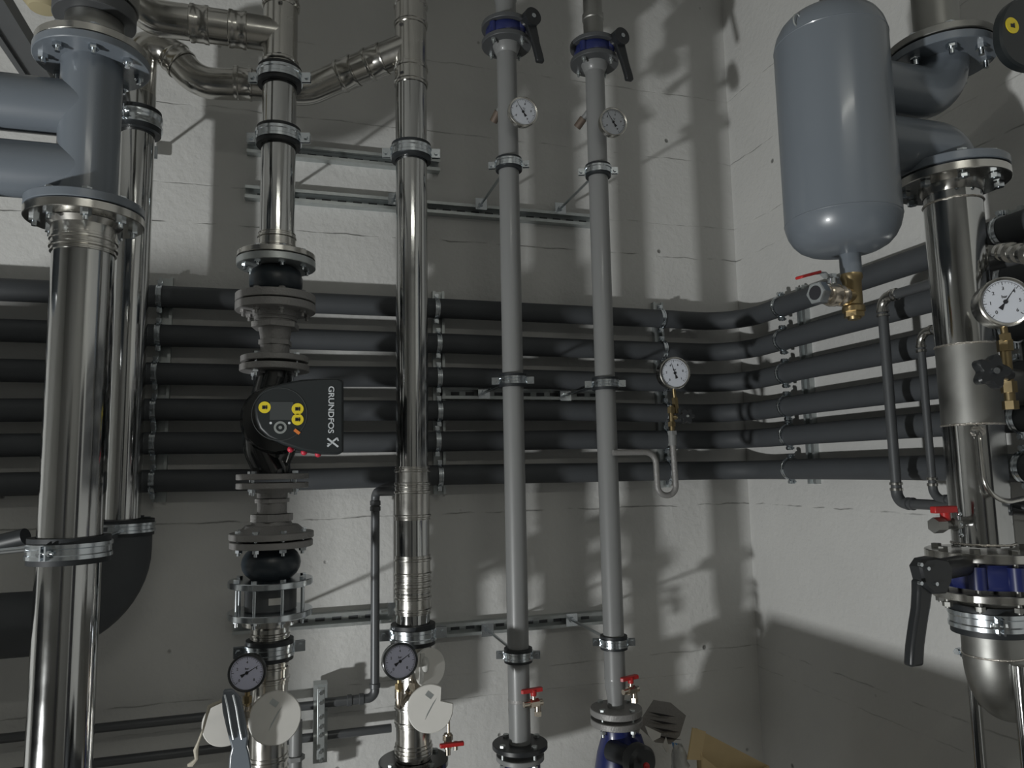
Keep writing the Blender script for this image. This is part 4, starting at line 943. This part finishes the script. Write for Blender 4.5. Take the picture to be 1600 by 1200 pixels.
# dark pump head at the top right corner
p0 = [(1628+64*math.copysign(abs(math.cos(a))**.85, math.cos(a)), 48+60*math.copysign(abs(math.sin(a))**.85, math.sin(a))) for a in [2*PI*k/48 for k in range(48)]]
PY = 1.02
t = thing('circulating_pump', 'dark pump head with yellow sticker cut off by the top right corner', 'pump', at(1640, 60, PY))
pl = [(q.x, q.z) for q in (at(x, y, PY) for x, y in p0)][::-1]
hd = MB().prism(pl, -PY-.018, -PY, MH, .004).build('control_head', 'head', t)
q = at(1581, 40, PY); s = MB().cyl((q.x, PY+.001, q.z), (q.x, PY-.0015, q.z), .0165, 28).build('sticker', 'yel', hd)
k = MB(); k.box((q.x-.001, PY-.0019, q.z-.001), (.008, .0008, .007)); k.box((q.x+.004, PY-.0019, q.z), (.0025, .0008, .010)); k.build('sticker_print', 'ink', s)

# ================================================================== rubbish at the bottom
def sheet(name, pxs, Y, m, label, cat, th=.003, bend=0.0):
    pts = [at(x, y, Y+dy) for x, y, dy in pxs]
    mb = MB(); n = len(pts); off = Vector((0, th, 0))
    mb.add(pts + [p+off for p in pts], [tuple(range(n)), tuple(range(2*n-1, n-1, -1))] + [(k, n+k, n+(k+1) % n, (k+1) % n) for k in range(n)])
    return tag(mb.build(name, m), label, cat)
bx = at(1120, 1200, 1.88)
t = thing('cardboard_box', 'open tan cardboard box leaning at the bottom, right of the blue valve', 'box', (bx.x, 1.88, bx.z-.35))
def quad(a, b, c, d, th, m='card', nm='panel'):
    a, b, c, d = map(Vector, (a, b, c, d)); n = (b-a).cross(d-a).normalized()*th
    MB().add([a, b, c, d, a+n, b+n, c+n, d+n], [(0, 1, 2, 3), (7, 6, 5, 4), (0, 4, 5, 1), (1, 5, 6, 2), (2, 6, 7, 3), (3, 7, 4, 0)]).build(nm, m, t)
A0 = at(1083, 1137, 1.90); A1 = at(1200, 1196, 2.02); A2 = at(1075, 1187, 1.83)
dn = Vector((0, 0, -.32))
quad(at(1083, 1137, 1.88), at(1103, 1143, 1.9), at(1095, 1188, 1.88), at(1075, 1187, 1.86), .004, nm='flap')
quad(at(1088, 1138, 1.93), at(1200, 1196, 2.03), at(1200, 1196, 2.03)+dn, at(1088, 1138, 1.93)+dn, .004)
quad(at(1095, 1180, 1.88), at(1150, 1222, 1.92), at(1150, 1222, 1.92)+dn, at(1095, 1180, 1.88)+dn, .004)
quad(at(1088, 1138, 1.93), at(1095, 1180, 1.88), at(1095, 1180, 1.88)+dn, at(1088, 1138, 1.93)+dn, .004)
quad(at(1200, 1196, 2.03), at(1150, 1222, 1.92), at(1150, 1222, 1.92)+dn, at(1200, 1196, 2.03)+dn, .004)
# slotted sheet behind the right valve
t = thing('slotted_sheet', 'grey sheet with slits behind the blue valve of the right grey riser', 'sheet', at(1030, 1150, 2.10))
sp_ = [at(x, y, Y_) for x, y, Y_ in ((1022, 1094, 2.12), (1048, 1098, 2.11), (1072, 1118, 2.10), (1062, 1150, 2.10), (1048, 1163, 2.10), (1024, 1160, 2.11), (1000, 1138, 2.12), (990, 1190, 2.07), (975, 1180, 2.07), (1000, 1128, 2.12))]
mb = MB(); n_ = len(sp_); mb.add(sp_+[v+Vector((0, .004, 0)) for v in sp_], [tuple(range(n_)), tuple(range(2*n_-1, n_-1, -1))]+[(k, n_+k, n_+(k+1) % n_, (k+1) % n_) for k in range(n_)])
mb.build('panel', 'cast', t)
for i in range(4):
    x0, y0 = 1012+3*i, 1112+12*i
    mb = MB(); mb.add([at(x0, y0, 2.098), at(x0+20, y0+3, 2.096), at(x0+44, y0+8, 2.094), at(x0+20, y0+7, 2.096)], [(0, 1, 2, 3)]); mb.build('slit', 'ink', t)
sheet('paper_scrap', [(1008, 1134, .02), (1033, 1146, 0), (1032, 1152, 0), (1020, 1158, 0), (1013, 1148, .01)], 2.0, 'white', 'small white paper scrap beside the blue valve', 'paper')
sheet('plastic_tag', [(1041, 1152, 0), (1046, 1170, 0), (1042, 1176, 0), (1036, 1166, 0)], 1.98, 'white', 'small white oval tag left of the plastic bag', 'tag')
# crumpled bag
mb = MB(); q = at(1062, 1192, 1.92); vs = []; n1, n2 = 14, 12
for i in range(n1+1):
    for j in range(n2):
        th = PI*i/n1; ph_ = 2*PI*j/n2; r_ = .05*(1+random.uniform(-.18, .18))
        vs.append(q+Vector((r_*.42*math.sin(th)*math.cos(ph_), r_*.7*math.sin(th)*math.sin(ph_), r_*1.35*math.cos(th)-.02)))
mb.add(vs, [(i*n2+j, i*n2+(j+1) % n2, (i+1)*n2+(j+1) % n2, (i+1)*n2+j) for i in range(n1) for j in range(n2)])
tag(mb.build('plastic_bag', 'poly', sharp=180), 'crumpled clear plastic bag between the blue valve and the cardboard box', 'bag')
sheet('blue_wrapper', [(1050, 1160, .02), (1064, 1163, .02), (1060, 1176, 0), (1056, 1186, 0)], 1.99, 'bluep', 'scrap of blue wrapper above the plastic bag', 'wrapper')

# ================================================================== floodlight, and unseen fill lamp, blockers and blocks added for the light
t = thing('floodlight', 'small black site floodlight standing near the left wall', 'lamp', (LIGHT.x, LIGHT.y, 0))
dr = (Vector((.6, 2.2, 2.2))-LIGHT).normalized(); Mf = T(LIGHT-dr*.012) @ frame_to(dr)
MB().box((0, 0, -.03), (.22, .18, .05), Mf).build('housing', 'blk', t)
MB().cyl((LIGHT.x-.03, LIGHT.y-.03, .02), LIGHT-dr*.05, .012, 12).build('pole', 'blk', t)
MB().box((LIGHT.x-.03, LIGHT.y-.03, .01), (.25, .25, .02)).build('base', 'blk', t)
t = thing('fill_lamp', 'long fill lamp added unseen at the ceiling behind the camera', 'lamp', (.3, -1.3, 3.72))  # body for the added fill light
MB().box((.3, -1.3, 3.76), (1.3, .16, .08)).build('housing', 'white', t)
o = MB().lathe([(0, .0), (.30, 0), (.31, .02), (.31, 1.40), (.28, 1.50), (.15, 1.56), (0, 1.58)], T((-1.575, 1.385, 0)), 40).build('shade_cylinder', 'ins', origin=(-1.575, 1.385, 0))  # unseen occluder, added to shade the lower left of the back wall
tag(o, 'unseen black tank shape added left of the picture to shade the wall', 'tank')
t = thing('shadow_blocker', 'unseen black header on legs below the picture', 'pipe', (.48, 1.1, 0))  # unseen occluder, added to shade the lower right of the walls
MB().tube([(.48, .45, .965), (.48, .50, .965), (.48, 1.64, .965), (.48, 1.69, .965)], [.10, .15, .15, .10], 36).build('blocker', 'ins', t)
MB().tube([(.48, .45, .81), (.48, .50, .81), (.48, 1.93, .81), (.48, 1.99, .81)], [.10, .16, .16, .10], 36).build('blocker', 'ins', t)
MB().cyl((.48, .86, .965), (.48, .93, .965), .255, 40).build('flange', 'blk', t)  # disc added to raise the shadow edge on the right
for yq in (.65, 1.5): MB().box((.48, yq, .41), (.05, .05, .82)).build('leg', 'greyd', t)
t = thing('reflection_block', 'unseen dark cabinet against the wall behind the camera', 'block', (-.95, -2.45, 0))  # added out of view for a dark stripe in the polished pipes
MB().box((-.95, -2.42, 1.1), (.42, .32, 2.2)).build('body', 'refl_dark', t, bevel=.01)
MB().box((-.95, -2.25, 1.1), (.38, .02, 2.1)).build('front_slab', 'refl_dark', t, bevel=.004)
t = thing('reflection_block', 'unseen tall dark cabinet on the right wall behind the camera', 'block', (1.4, -1.2, 0))  # second unseen dark shape, added for the steel to reflect
MB().box((1.46, -1.2, 1.2), (.30, .6, 2.4)).build('body', 'refl_dark', t, bevel=.01)
MB().box((1.30, -1.2, 1.2), (.02, .56, 2.3)).build('front_slab', 'refl_dark', t, bevel=.004)
